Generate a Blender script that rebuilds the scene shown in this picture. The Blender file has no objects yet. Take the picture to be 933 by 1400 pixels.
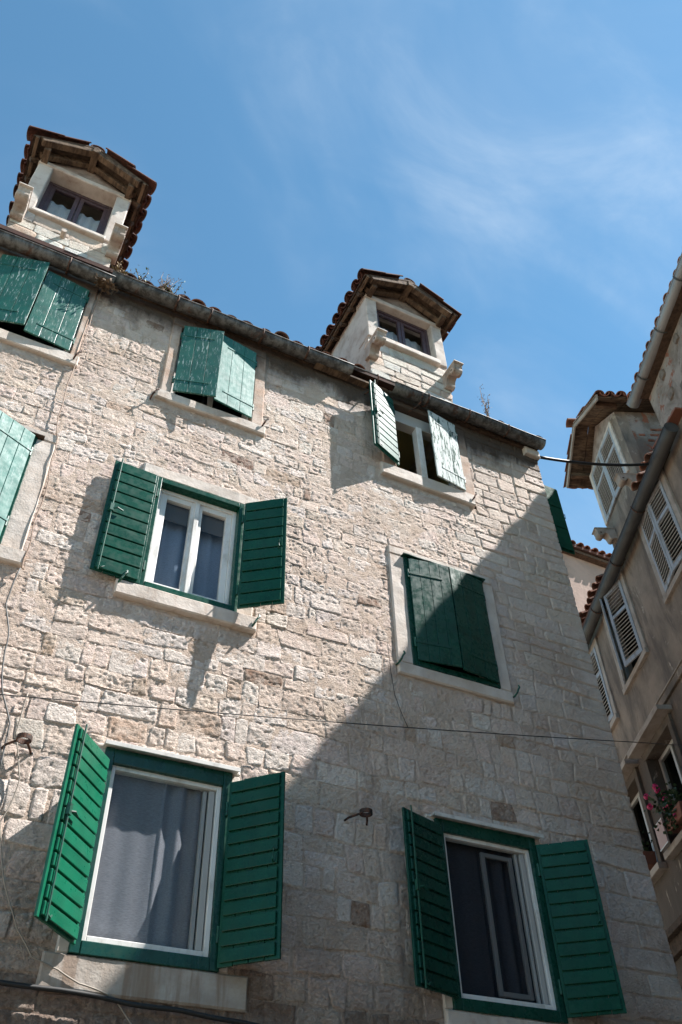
import bpy, math, random
import numpy as np
from mathutils import Vector, Matrix, noise
random.seed(7)
R_ = math.radians
scene = bpy.context.scene
COL = scene.collection

# ------------------------------------------------------------------ camera
cam_d = bpy.data.cameras.new('camera')
cam = bpy.data.objects.new('camera', cam_d); COL.objects.link(cam)
cam_d.sensor_fit = 'VERTICAL'; cam_d.sensor_height = 36.0; cam_d.lens = 30.2
cam_d.clip_start = 0.05; cam_d.clip_end = 2000
cam.matrix_world = Matrix(((0.8932007, -0.3009708, -0.3340795, 0.0),
                           (-0.4490688, -0.6350926, -0.6284860, -5.5),
                           (-0.0230155, 0.7113888, -0.7024217, 1.6),
                           (0, 0, 0, 1)))
scene.camera = cam

# ------------------------------------------------------------------ light
SUN = Vector((0.506, -0.240, 0.829)).normalized()
world = bpy.data.worlds.new('World'); scene.world = world; world.use_nodes = True
wn = world.node_tree.nodes; wl = world.node_tree.links
for n in list(wn): wn.remove(n)
wout = wn.new('ShaderNodeOutputWorld'); bg = wn.new('ShaderNodeBackground')
sky = wn.new('ShaderNodeTexSky'); sky.sky_type = 'NISHITA'; sky.sun_disc = False
sky.sun_elevation = math.asin(SUN.z); sky.sun_rotation = math.atan2(SUN.x, SUN.y)
sky.altitude = 0; sky.air_density = 0.75; sky.dust_density = 0.0; sky.ozone_density = 1.0
bg.inputs['Strength'].default_value = 0.106
tc = wn.new('ShaderNodeTexCoord')
def wnoise(scale, detail, rough, dist, sc, loc):
    mp = wn.new('ShaderNodeMapping'); mp.inputs['Scale'].default_value = sc; mp.inputs['Location'].default_value = loc
    mp.inputs['Rotation'].default_value = (0, 0, R_(35))
    nz = wn.new('ShaderNodeTexNoise'); nz.inputs['Scale'].default_value = scale; nz.inputs['Detail'].default_value = detail
    nz.inputs['Roughness'].default_value = rough; nz.inputs['Distortion'].default_value = dist
    wl.new(tc.outputs['Generated'], mp.inputs['Vector']); wl.new(mp.outputs['Vector'], nz.inputs['Vector'])
    return nz.outputs['Fac']
def wramp(src, lo, hi, vhi):
    mr = wn.new('ShaderNodeMapRange'); mr.interpolation_type = 'SMOOTHSTEP'
    mr.inputs['From Min'].default_value = lo; mr.inputs['From Max'].default_value = hi
    mr.inputs['To Max'].default_value = vhi
    wl.new(src, mr.inputs['Value']); return mr.outputs['Result']
def wmath(op, a, b):
    m = wn.new('ShaderNodeMath'); m.operation = op
    for i, v in enumerate((a, b)):
        if isinstance(v, (int, float)): m.inputs[i].default_value = v
        else: wl.new(v, m.inputs[i])
    return m.outputs[0]
veil = wramp(wnoise(2.2, 5, 0.55, 0.6, (1, 1.6, 1), (4.26, 0.78, 8.41)), 0.40, 0.75, 1.0)
wisp = wramp(wnoise(4.0, 9, 0.6, 0.5, (1.0, 1.7, 1), (0.7, 2.3, 1.1)), 0.40, 0.85, 1.0)
cl = wmath('MINIMUM', wmath('ADD', wmath('MULTIPLY', veil, 0.10), wmath('MULTIPLY', wmath('MULTIPLY', wisp, veil), 0.40)), 0.8)
mix = wn.new('ShaderNodeMix'); mix.data_type = 'RGBA'
hs = wn.new('ShaderNodeHueSaturation'); hs.inputs['Saturation'].default_value = 1.0
wb = wn.new('ShaderNodeMix'); wb.data_type = 'RGBA'; wb.blend_type = 'MULTIPLY'; wb.inputs['Factor'].default_value = 1.0
wb.inputs['B'].default_value = (0.69, 1.01, 0.94, 1); wl.new(sky.outputs['Color'], wb.inputs['A'])
wl.new(wb.outputs['Result'], hs.inputs['Color'])
wl.new(cl, mix.inputs['Factor']); wl.new(hs.outputs['Color'], mix.inputs['A'])
mix.inputs['B'].default_value = (3.3, 3.7, 4.1, 1)
wl.new(mix.outputs['Result'], bg.inputs['Color']); wl.new(bg.outputs[0], wout.inputs['Surface'])
sun_d = bpy.data.lights.new('sun', 'SUN'); sun_d.energy = 5.0; sun_d.angle = R_(0.53); sun_d.color = (1.0, 0.965, 0.925)
sun_o = bpy.data.objects.new('sun', sun_d); COL.objects.link(sun_o)
sun_o.rotation_euler = SUN.to_track_quat('Z', 'Y').to_euler(); sun_o.location = SUN * 60
scene.view_settings.view_transform = 'Standard'; scene.view_settings.look = 'None'
scene.view_settings.exposure = 1.40; scene.view_settings.gamma = 1.0
scene.view_settings.use_curve_mapping = False
scene.render.engine = 'CYCLES'
scene.cycles.use_denoising = True
scene.cycles.max_bounces = 8; scene.cycles.transparent_max_bounces = 12
scene.cycles.sample_clamp_indirect = 6.0

# ------------------------------------------------------------------ materials
MATS = {}
class NT:
    """small wrapper for building node materials"""
    def __init__(s, name):
        s.m = bpy.data.materials.new(name); s.m.use_nodes = True
        s.n = s.m.node_tree.nodes; s.l = s.m.node_tree.links
        s.b = s.n['Principled BSDF']; MATS[name] = s.m
        s._pos = None
    def pos(s):
        if s._pos is None:
            s._pos = s.n.new('ShaderNodeTexCoord').outputs['Object']
        return s._pos
    def noise(s, scale, detail=6, rough=0.6, dist=0.0, sc=None, rot=None, off=None):
        nz = s.n.new('ShaderNodeTexNoise'); nz.inputs['Scale'].default_value = scale
        nz.inputs['Detail'].default_value = detail; nz.inputs['Roughness'].default_value = rough
        nz.inputs['Distortion'].default_value = dist
        v = s.pos()
        if sc or rot or off:
            mp = s.n.new('ShaderNodeMapping')
            if sc: mp.inputs['Scale'].default_value = sc
            if rot: mp.inputs['Rotation'].default_value = rot
            if off: mp.inputs['Location'].default_value = off
            s.l.new(v, mp.inputs['Vector']); v = mp.outputs['Vector']
        s.l.new(v, nz.inputs['Vector']); return nz.outputs['Fac']
    def vor(s, scale, feature='F1', sc=None):
        nz = s.n.new('ShaderNodeTexVoronoi'); nz.inputs['Scale'].default_value = scale; nz.feature = feature
        v = s.pos()
        if sc:
            mp = s.n.new('ShaderNodeMapping'); mp.inputs['Scale'].default_value = sc
            s.l.new(v, mp.inputs['Vector']); v = mp.outputs['Vector']
        s.l.new(v, nz.inputs['Vector']); return nz.outputs['Distance']
    def ramp(s, src, lo, hi, a=0.0, b=1.0):
        mr = s.n.new('ShaderNodeMapRange'); mr.interpolation_type = 'SMOOTHSTEP'
        mr.inputs['From Min'].default_value = lo; mr.inputs['From Max'].default_value = hi
        mr.inputs['To Min'].default_value = a; mr.inputs['To Max'].default_value = b
        s.l.new(src, mr.inputs['Value']); return mr.outputs['Result']
    def math(s, op, a, b=0.0):
        m = s.n.new('ShaderNodeMath'); m.operation = op
        for i, v in enumerate((a, b)):
            if isinstance(v, (int, float)): m.inputs[i].default_value = v
            else: s.l.new(v, m.inputs[i])
        return m.outputs[0]
    def mix(s, f, a, b, mode='MIX'):
        m = s.n.new('ShaderNodeMix'); m.data_type = 'RGBA'; m.blend_type = mode
        for k, v in (('Factor', f), ('A', a), ('B', b)):
            if isinstance(v, (int, float)): m.inputs[k].default_value = v
            elif isinstance(v, (tuple, list)): m.inputs[k].default_value = (*v, 1.0)
            else: s.l.new(v, m.inputs[k])
        return m.outputs['Result']
    def attr(s, name):
        a = s.n.new('ShaderNodeAttribute'); a.attribute_name = name; return a.outputs['Color']
    def sepz(s, axis='Z'):
        x = s.n.new('ShaderNodeSeparateXYZ'); s.l.new(s.pos(), x.inputs[0]); return x.outputs[axis]
    def rnd(s):
        return s.n.new('ShaderNodeObjectInfo').outputs['Random']
    def set(s, **k):
        for key, v in k.items():
            key = {'color': 'Base Color', 'rough': 'Roughness', 'metal': 'Metallic', 'spec': 'Specular IOR Level',
                   'trans': 'Transmission Weight', 'alpha': 'Alpha', 'coat': 'Coat Weight', 'sss': 'Subsurface Weight'}[key]
            if isinstance(v, (int, float)): s.b.inputs[key].default_value = v
            elif isinstance(v, (tuple, list)): s.b.inputs[key].default_value = (*v, 1.0)
            else: s.l.new(v, s.b.inputs[key])
        return s
    def bump(s, h, dist, strength=1.0):
        bp = s.n.new('ShaderNodeBump'); bp.inputs['Distance'].default_value = dist
        bp.inputs['Strength'].default_value = strength
        s.l.new(h, bp.inputs['Height'])
        prev = s.b.inputs['Normal']
        if prev.is_linked: s.l.new(prev.links[0].from_socket, bp.inputs['Normal'])
        s.l.new(bp.outputs['Normal'], prev); return s

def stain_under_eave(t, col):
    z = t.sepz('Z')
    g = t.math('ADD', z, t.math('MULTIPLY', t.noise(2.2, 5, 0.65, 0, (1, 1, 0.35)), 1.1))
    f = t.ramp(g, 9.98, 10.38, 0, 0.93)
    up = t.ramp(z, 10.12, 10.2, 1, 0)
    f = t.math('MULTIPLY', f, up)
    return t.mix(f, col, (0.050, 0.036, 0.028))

def grime(t, c):
    z = t.sepz('Z')
    c = t.mix(t.ramp(t.noise(0.75, 6, 0.6, 0.5, (1, 1, 1.4), off=(3, 2, 5)), 0.50, 0.68, 0, 0.42), c, (0.36, 0.26, 0.20))
    c = t.mix(t.ramp(t.noise(2.6, 7, 0.68, 0.6, (1, 1, 0.5), off=(9, 2, 5)), 0.58, 0.70, 0, 0.5), c, (0.26, 0.19, 0.15))
    return t.mix(t.ramp(t.math('ADD', z, t.math('MULTIPLY', t.noise(2.0, 6, 0.65), 1.4)), 3.7, 4.6, 0.55, 0), c, (0.16, 0.115, 0.09))
t = NT('stone')
c = t.attr('tint')
c = t.mix(t.ramp(t.noise(9, 8, 0.7), 0.35, 0.7, 0, 0.5), c, (0.69, 0.615, 0.545), 'MIX')
c = t.mix(t.ramp(t.noise(3.1, 6, 0.65, 0.4), 0.54, 0.75, 0, 0.45), c, (0.47, 0.36, 0.28))
c = t.mix(t.ramp(t.noise(60, 6, 0.7), 0.35, 0.6, 0.12, 0), c, (0.2, 0.15, 0.12))
c = t.mix(t.ramp(t.noise(17, 8, 0.75, 0.5, (1, 1, 0.6)), 0.64, 0.76, 0, 0.5), c, (0.2, 0.165, 0.145))
c = stain_under_eave(t, grime(t, c))
t.set(color=c, rough=0.88, spec=0.25)
hole = t.ramp(t.noise(33, 7, 0.72, 0.0, (1, 1, 1.3), off=(7, 1, 4)), 0.35, 0.48)
gate = t.ramp(t.noise(5, 4, 0.6, off=(1, 9, 2)), 0.36, 0.56, 0.35, 1.0)
hole = t.math('MULTIPLY', t.math('SUBTRACT', hole, 1.0), gate)
fine = t.ramp(t.noise(62, 5, 0.65, 0.3, (1, 1, 1.2)), 0.36, 0.56)
t.bump(hole, 0.0030, 1.0); t.bump(fine, 0.0036, 1.0); t.bump(t.noise(130, 4, 0.65), 0.0017, 1.0)

t = NT('mortar')
c = t.mix(t.ramp(t.noise(4, 7, 0.65), 0.35, 0.68), (0.52, 0.405, 0.325), (0.61, 0.50, 0.425))
c = t.mix(t.ramp(t.noise(22, 8, 0.7), 0.58, 0.72, 0, 0.6), c, (0.27, 0.21, 0.17))
zz = t.sepz('Z')
c = t.mix(t.ramp(t.math('ADD', zz, t.math('MULTIPLY', t.noise(3, 4), 0.5)), 3.2, 3.5, 0.85, 0), c, (0.20, 0.14, 0.11))
c = stain_under_eave(t, grime(t, c))
t.set(color=c, rough=0.95, spec=0.2)
hole = t.ramp(t.noise(33, 7, 0.72, 0.0, (1, 1, 1.3), off=(7, 1, 4)), 0.35, 0.48)
gate = t.ramp(t.noise(5, 4, 0.6, off=(1, 9, 2)), 0.36, 0.56, 0.35, 1.0)
hole = t.math('MULTIPLY', t.math('SUBTRACT', hole, 1.0), gate)
fine = t.ramp(t.noise(62, 5, 0.65, 0.3, (1, 1, 1.2)), 0.36, 0.56)
t.bump(hole, 0.0030, 1.0); t.bump(fine, 0.0036, 1.0); t.bump(t.noise(130, 4, 0.65), 0.0017, 1.0)


t = NT('trim_stone')
c = t.mix(t.ramp(t.noise(5, 7, 0.65), 0.35, 0.7), (0.50, 0.425, 0.365), (0.59, 0.525, 0.47))
c = t.mix(t.ramp(t.noise(3, 6, 0.7, 0.5, (1.4, 1, 0.4), off=(3, 1, 2)), 0.50, 0.70, 0, 0.75), c, (0.36, 0.27, 0.21))
c = t.mix(t.ramp(t.noise(30, 6, 0.7), 0.62, 0.75, 0, 0.6), c, (0.16, 0.13, 0.12))
t.set(color=c, rough=0.8, spec=0.3)
t.bump(t.noise(55, 6, 0.65), 0.005, 0.7); t.bump(t.noise(9, 4), 0.012, 0.6)

t = NT('wall_ashlar')
c = t.mix(t.ramp(t.noise(4, 7, 0.65), 0.35, 0.7), (0.53, 0.46, 0.395), (0.60, 0.545, 0.49))
c = t.mix(t.ramp(t.noise(30, 6, 0.7), 0.58, 0.72, 0, 0.6), c, (0.2, 0.16, 0.13))
t.set(color=c, rough=0.9, spec=0.25); t.bump(t.noise(40, 6, 0.65), 0.004, 0.9); t.bump(t.noise(120, 4), 0.0014, 0.9)

t = NT('trim_stone_pink')
c = t.mix(t.ramp(t.noise(4, 7, 0.65), 0.35, 0.68), (0.40, 0.27, 0.20), (0.52, 0.42, 0.355))
c = t.mix(t.ramp(t.noise(24, 8, 0.7), 0.58, 0.74, 0, 0.8), c, (0.2, 0.13, 0.1))
c = stain_under_eave(t, c)
t.set(color=c, rough=0.88, spec=0.25); t.bump(t.noise(40, 6, 0.7), 0.008, 0.8)

t = NT('sill_stained')
c = t.mix(t.ramp(t.noise(5, 7, 0.65), 0.35, 0.7), (0.34, 0.285, 0.24), (0.46, 0.41, 0.365))
c = t.mix(t.ramp(t.noise(7, 5, 0.6, 0.2, (1.6, 1, 0.15)), 0.46, 0.66, 0, 0.8), c, (0.24, 0.17, 0.125))
t.set(color=c, rough=0.85, spec=0.25); t.bump(t.noise(45, 6, 0.65), 0.006, 0.7)

t = NT('render_white')
c = t.mix(t.ramp(t.noise(3.5, 7, 0.65), 0.4, 0.7), (0.53, 0.47, 0.42), (0.38, 0.31, 0.265))
c = t.mix(t.ramp(t.noise(14, 8, 0.75, 0.4), 0.55, 0.72, 0, 0.7), c, (0.24, 0.19, 0.165))
t.set(color=c, rough=0.9, spec=0.2); t.bump(t.noise(30, 7, 0.7), 0.006, 0.7)

t = NT('gable_render')
c = t.mix(t.ramp(t.noise(5, 7, 0.65), 0.4, 0.65), (0.33, 0.27, 0.24), (0.20, 0.155, 0.13))
t.set(color=c, rough=0.95, spec=0.15); t.bump(t.noise(30, 7, 0.7), 0.008, 0.8)

def paint(name, base, rough, chips, grain, spec=0.38):
    t = NT(name)
    c = t.mix(t.ramp(t.noise(6, 6, 0.6), 0.3, 0.7), base, tuple(x * 0.72 for x in base))
    c = t.mix(t.ramp(t.noise(2.3, 6, 0.65, 0.4, off=(4, 4, 1)), 0.42, 0.7, 0, 0.05), c, (0.14, 0.20, 0.17))
    c = t.mix(t.math('MULTIPLY', t.rnd(), 0.28), c, tuple(x * 0.55 for x in base))
    if chips:
        f = t.math('MULTIPLY', t.ramp(t.noise(58, 8, 0.75, 0.3, (1, 1, 0.12)), 0.545, 0.62),
                   t.ramp(t.noise(5, 4, 0.6), 0.36, 0.6, 0.15, 1))
        c = t.mix(t.math('MULTIPLY', f, chips), c, (0.48, 0.54, 0.52))
        f2 = t.ramp(t.noise(55, 6, 0.7, 0.2, (1, 1, 0.1), off=(4, 2, 7)), 0.64, 0.70, 0, 0.75)
        c = t.mix(f2, c, (0.045, 0.05, 0.045))
    else:
        c = t.mix(t.ramp(t.noise(45, 8, 0.75), 0.66, 0.76, 0, 0.10), c, (0.22, 0.25, 0.22))
    t.set(color=c, rough=t.ramp(t.noise(18, 5), 0.3, 0.7, rough - 0.06, rough + 0.1), spec=spec)
    t.bump(t.noise(26, 6, 0.65, 0.2, (1, 1, 0.12) if grain == 'v' else (0.12, 1, 1)), 0.004, 0.35)
    return t
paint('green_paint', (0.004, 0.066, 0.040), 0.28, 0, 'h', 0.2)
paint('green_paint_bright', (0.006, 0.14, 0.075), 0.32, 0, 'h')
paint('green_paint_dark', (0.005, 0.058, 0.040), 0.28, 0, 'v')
paint('green_paint_weathered', (0.013, 0.105, 0.075), 0.40, 0.9, 'v')
paint('green_paint_teal', (0.013, 0.095, 0.072), 0.42, 0.3, 'h', 0.10)
paint('green_paint_side', (0.010, 0.075, 0.045), 0.65, 0, 'v', 0.08)
paint('green_paint_pale', (0.04, 0.19, 0.16), 0.55, 0.45, 'v', 0.22)
t = NT('white_paint_flaking')
c = t.mix(t.ramp(t.noise(34, 8, 0.72, 0.3, (1, 1, 0.16)), 0.515, 0.56, 0, 1), (0.52, 0.56, 0.545), (0.04, 0.085, 0.07))
t.set(color=c, rough=0.7, spec=0.03); t.bump(t.noise(30, 6, 0.65, 0.2, (1, 1, 0.12)), 0.004, 0.5)

t = NT('iron')
c = t.mix(t.ramp(t.noise(30, 6, 0.7), 0.42, 0.62), (0.035, 0.024, 0.02), (0.13, 0.055, 0.03))
t.set(color=c, rough=0.75, metal=0.3); t.bump(t.noise(90, 5), 0.002, 0.6)
t = NT('green_iron')
t.set(color=t.mix(t.ramp(t.noise(50, 5), 0.5, 0.65), (0.008, 0.08, 0.05), (0.02, 0.025, 0.02)), rough=0.45)

t = NT('gutter_metal')
c = t.mix(t.ramp(t.noise(13, 7, 0.7, 0.3, (1, 1, 0.18)), 0.36, 0.62), (0.15, 0.145, 0.14), (0.045, 0.041, 0.038))
c = t.mix(t.ramp(t.noise(2.4, 6, 0.7, 0.6, (1.6, 1, 0.6)), 0.57, 0.66, 0, 0.85), c, (0.085, 0.036, 0.022))
c = t.mix(t.ramp(t.noise(40, 7, 0.7, 0.2, (1, 1, 0.2)), 0.62, 0.72, 0, 0.7), c, (0.28, 0.27, 0.26))
t.set(color=c, rough=0.62, metal=0.25, spec=0.35); t.bump(t.noise(24, 6, 0.6), 0.005, 0.5)
t = NT('gutter_zinc')
c = t.mix(t.ramp(t.noise(3, 6, 0.65, 0.2, (0.3, 1, 1)), 0.4, 0.65), (0.27, 0.26, 0.255), (0.17, 0.16, 0.155))
t.set(color=c, rough=0.55, metal=0.35); t.bump(t.noise(20, 5), 0.003, 0.4)
t = NT('gutter_dark')
c = t.mix(t.ramp(t.noise(4, 6, 0.65, 0.2, (0.4, 1, 1)), 0.4, 0.65), (0.060, 0.058, 0.055), (0.03, 0.027, 0.025))
t.set(color=c, rough=0.65, metal=0.15); t.bump(t.noise(20, 5), 0.003, 0.4)

t = NT('roof_tile')
rn = t.rnd()
c = t.mix(rn, (0.30, 0.115, 0.065), (0.20, 0.105, 0.075))
c = t.mix(t.ramp(t.noise(9, 8, 0.72), 0.42, 0.64, 0, 0.8), c, (0.085, 0.060, 0.050))
c = t.mix(t.ramp(t.noise(20, 6, 0.7, off=(5, 5, 5)), 0.60, 0.70, 0, 0.7), c, (0.30, 0.27, 0.21))
t.set(color=c, rough=0.9, spec=0.2); t.bump(t.noise(60, 6, 0.7), 0.004, 0.8)
t = NT('roof_tile_dark')
rn = t.rnd()
c = t.mix(rn, (0.105, 0.040, 0.028), (0.065, 0.032, 0.025))
c = t.mix(t.ramp(t.noise(11, 8, 0.72), 0.45, 0.66, 0, 0.8), c, (0.035, 0.026, 0.022))
c = t.mix(t.ramp(t.noise(25, 6, 0.7, off=(5, 5, 5)), 0.63, 0.72, 0, 0.6), c, (0.20, 0.165, 0.13))
t.set(color=c, rough=0.92, spec=0.2); t.bump(t.noise(60, 6, 0.7), 0.005, 0.8)

t = NT('old_timber')
c = t.mix(t.ramp(t.noise(14, 8, 0.7, 0.4, (1, 0.25, 1)), 0.35, 0.62), (0.17, 0.115, 0.075), (0.055, 0.036, 0.026))
t.set(color=c, rough=0.9, spec=0.2); t.bump(t.noise(40, 6, 0.7, 0.2, (1, 0.3, 1)), 0.006, 0.8)
t = NT('dark_timber')
c = t.mix(t.ramp(t.noise(14, 8, 0.7, 0.4), 0.4, 0.66), (0.085, 0.055, 0.038), (0.035, 0.024, 0.018))
t.set(color=c, rough=0.92, spec=0.2); t.bump(t.noise(40, 6, 0.7), 0.006, 0.8)

t = NT('white_frame'); t.set(color=t.mix(t.ramp(t.noise(7, 7, 0.7, 0.3, (1, 1, 0.4)), 0.45, 0.72), (0.74, 0.72, 0.69), (0.52, 0.48, 0.43)), rough=0.4)
t = NT('grey_frame'); t.set(color=(0.40, 0.385, 0.365), rough=0.5)
t = NT('flashing'); t.set(color=t.mix(t.ramp(t.noise(12, 6), 0.45, 0.7), (0.60, 0.575, 0.54), (0.42, 0.39, 0.36)), rough=0.5)
t = NT('dull_frame'); t.set(color=(0.17, 0.16, 0.155), rough=0.6)
t = NT('plum_frame'); t.set(color=t.mix(t.ramp(t.noise(20, 5), 0.4, 0.7), (0.050, 0.028, 0.036), (0.085, 0.055, 0.06)), rough=0.4)
def glass(name, ior, tint):
    t = NT(name); n, l = t.n, t.l
    fr = n.new('ShaderNodeFresnel'); fr.inputs['IOR'].default_value = ior
    tr = n.new('ShaderNodeBsdfTransparent'); tr.inputs['Color'].default_value = (*tint, 1)
    gl = n.new('ShaderNodeBsdfGlossy'); gl.inputs['Roughness'].default_value = 0.015
    geo = n.new('ShaderNodeNewGeometry'); fm_ = t.math('MULTIPLY', fr.outputs[0], t.math('SUBTRACT', 1.0, geo.outputs['Backfacing']))
    mx = n.new('ShaderNodeMixShader'); l.new(fm_, mx.inputs[0]); l.new(tr.outputs[0], mx.inputs[1]); l.new(gl.outputs[0], mx.inputs[2])
    l.new(mx.outputs[0], n['Material Output'].inputs['Surface']); n.remove(t.b)
glass('glass', 1.27, (0.93, 0.94, 0.95))
def cloth(name, colr, transl):
    t = NT(name); n, l = t.n, t.l
    df = n.new('ShaderNodeBsdfDiffuse'); tl = n.new('ShaderNodeBsdfTranslucent')
    c = t.mix(t.ramp(t.noise(160, 3, 0.6, 0, (0.25, 1, 1.6)), 0.3, 0.7), colr, tuple(x * 0.72 for x in colr))
    l.new(c, df.inputs['Color']); l.new(c, tl.inputs['Color'])
    mx = n.new('ShaderNodeMixShader'); mx.inputs[0].default_value = transl
    l.new(df.outputs[0], mx.inputs[1]); l.new(tl.outputs[0], mx.inputs[2])
    l.new(mx.outputs[0], n['Material Output'].inputs['Surface']); n.remove(t.b)
cloth('net_grey', (0.26, 0.265, 0.285), 0.1)
cloth('net_dark', (0.055, 0.055, 0.064), 0.1)
cloth('net_white', (0.62, 0.64, 0.66), 0.25)
cloth('net_sky_reflection', (0.27, 0.34, 0.44), 0.1)  # blue stands in for sky reflected in the panes
NT('roller_blind').set(color=(0.09, 0.085, 0.08), rough=0.8)
t = NT('room_wall'); t.set(color=(0.16, 0.14, 0.11), rough=0.9)
t = NT('room_dark'); t.set(color=(0.025, 0.022, 0.02), rough=0.95)
t = NT('room_yellow'); t.set(color=(0.42, 0.35, 0.15), rough=0.9)

t = NT('ochre_plaster')
c = t.mix(t.ramp(t.noise(1.1, 7, 0.62, 0.3), 0.36, 0.66), (0.26, 0.20, 0.155), (0.165, 0.13, 0.105))
c = t.mix(t.ramp(t.noise(2.6, 7, 0.7, 0.4, (1, 1, 0.3), off=(2, 2, 2)), 0.44, 0.64, 0, 0.8), c, (0.10, 0.08, 0.066))
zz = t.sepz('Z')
c = t.mix(t.ramp(t.math('ADD', zz, t.math('MULTIPLY', t.noise(1.5, 6, 0.7), 1.2)), 8.9, 9.6, 0.85, 0), c, (0.075, 0.058, 0.047))  # alley shade painted into the plaster, darker below the string course
c = t.mix(t.ramp(t.noise(3.4, 8, 0.72, 0.6, (1, 1, 0.5), off=(8, 3, 1)), 0.60, 0.68, 0, 0.8), c, (0.38, 0.31, 0.25))
t.set(color=c, rough=0.92, spec=0.2); t.bump(t.noise(12, 8, 0.65), 0.016, 0.8); t.bump(t.noise(50, 6, 0.7), 0.006, 0.9)
t = NT('patchy_plaster')
c = t.mix(t.ramp(t.noise(2.0, 7, 0.65, 0.4), 0.4, 0.62), (0.29, 0.24, 0.205), (0.16, 0.125, 0.10))
c = t.mix(t.ramp(t.noise(7, 8, 0.7, 0.5), 0.58, 0.66, 0, 0.8), c, (0.12, 0.09, 0.07))
c = t.mix(t.ramp(t.noise(3.2, 8, 0.7, 0.8, off=(2, 6, 3)), 0.56, 0.60, 0, 0.9), c, (0.23, 0.085, 0.05))
t.set(color=c, rough=0.95, spec=0.15); t.bump(t.noise(14, 8, 0.65), 0.02, 0.8)
t = NT('rubble'); c = t.mix(t.ramp(t.noise(9, 7, 0.7), 0.4, 0.65), (0.12, 0.09, 0.07), (0.19, 0.15, 0.12))
t.set(color=c, rough=0.95); t.bump(t.noise(30, 7, 0.7), 0.008, 0.8)
t = NT('brick'); c = t.mix(t.ramp(t.noise(16, 7, 0.7), 0.4, 0.65), (0.29, 0.10, 0.055), (0.18, 0.07, 0.045))
t.set(color=c, rough=0.95); t.bump(t.noise(50, 7, 0.7), 0.006, 0.8)
t = NT('pink_plaster')
c = t.mix(t.ramp(t.noise(1.4, 7, 0.65, 0.3), 0.4, 0.65), (0.33, 0.235, 0.195), (0.26, 0.19, 0.16))
t.set(color=c, rough=0.95, spec=0.15); t.bump(t.noise(14, 8, 0.65), 0.02, 0.7)
t = NT('blue_grey_paint')
c = t.mix(t.ramp(t.noise(9, 8, 0.7, 0.3, (1, 1, 0.2)), 0.45, 0.66), (0.30, 0.315, 0.34), (0.19, 0.17, 0.155))
t.set(color=c, rough=0.65); t.bump(t.noise(40, 6, 0.7, 0, (1, 1, 0.15)), 0.003, 0.6)
t = NT('louvre_paint')
c = t.mix(t.ramp(t.noise(14, 8, 0.7, 0.3), 0.45, 0.66), (0.36, 0.33, 0.30), (0.22, 0.19, 0.165))
t.set(color=c, rough=0.7)
NT('cable_black').set(color=(0.016, 0.015, 0.015), rough=0.6)
NT('cable_tan').set(color=(0.26, 0.17, 0.12), rough=0.7)
NT('cable_pale').set(color=(0.27, 0.23, 0.19), rough=0.6)
NT('cable_grey').set(color=(0.10, 0.095, 0.09), rough=0.6)
t = NT('leaf'); t.set(color=t.mix(t.rnd(), (0.07, 0.12, 0.03), (0.10, 0.14, 0.03)), rough=0.6)
NT('leaf_dark').set(color=(0.030, 0.060, 0.018), rough=0.6)
NT('dry_stem').set(color=(0.17, 0.11, 0.065), rough=0.8)
NT('dry_leaf').set(color=(0.20, 0.13, 0.045), rough=0.8)
NT('petal').set(color=(0.55, 0.012, 0.12), rough=0.55)
NT('terracotta').set(color=(0.20, 0.075, 0.045), rough=0.85)
NT('sign_board').set(color=(0.40, 0.27, 0.24), rough=0.7)
t = NT('paving')
c = t.mix(t.ramp(t.noise(0.8, 7, 0.6), 0.35, 0.68), (0.50, 0.405, 0.30), (0.42, 0.335, 0.245))
t.set(color=c, rough=0.6); t.bump(t.noise(8, 6), 0.01, 0.5)

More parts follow.
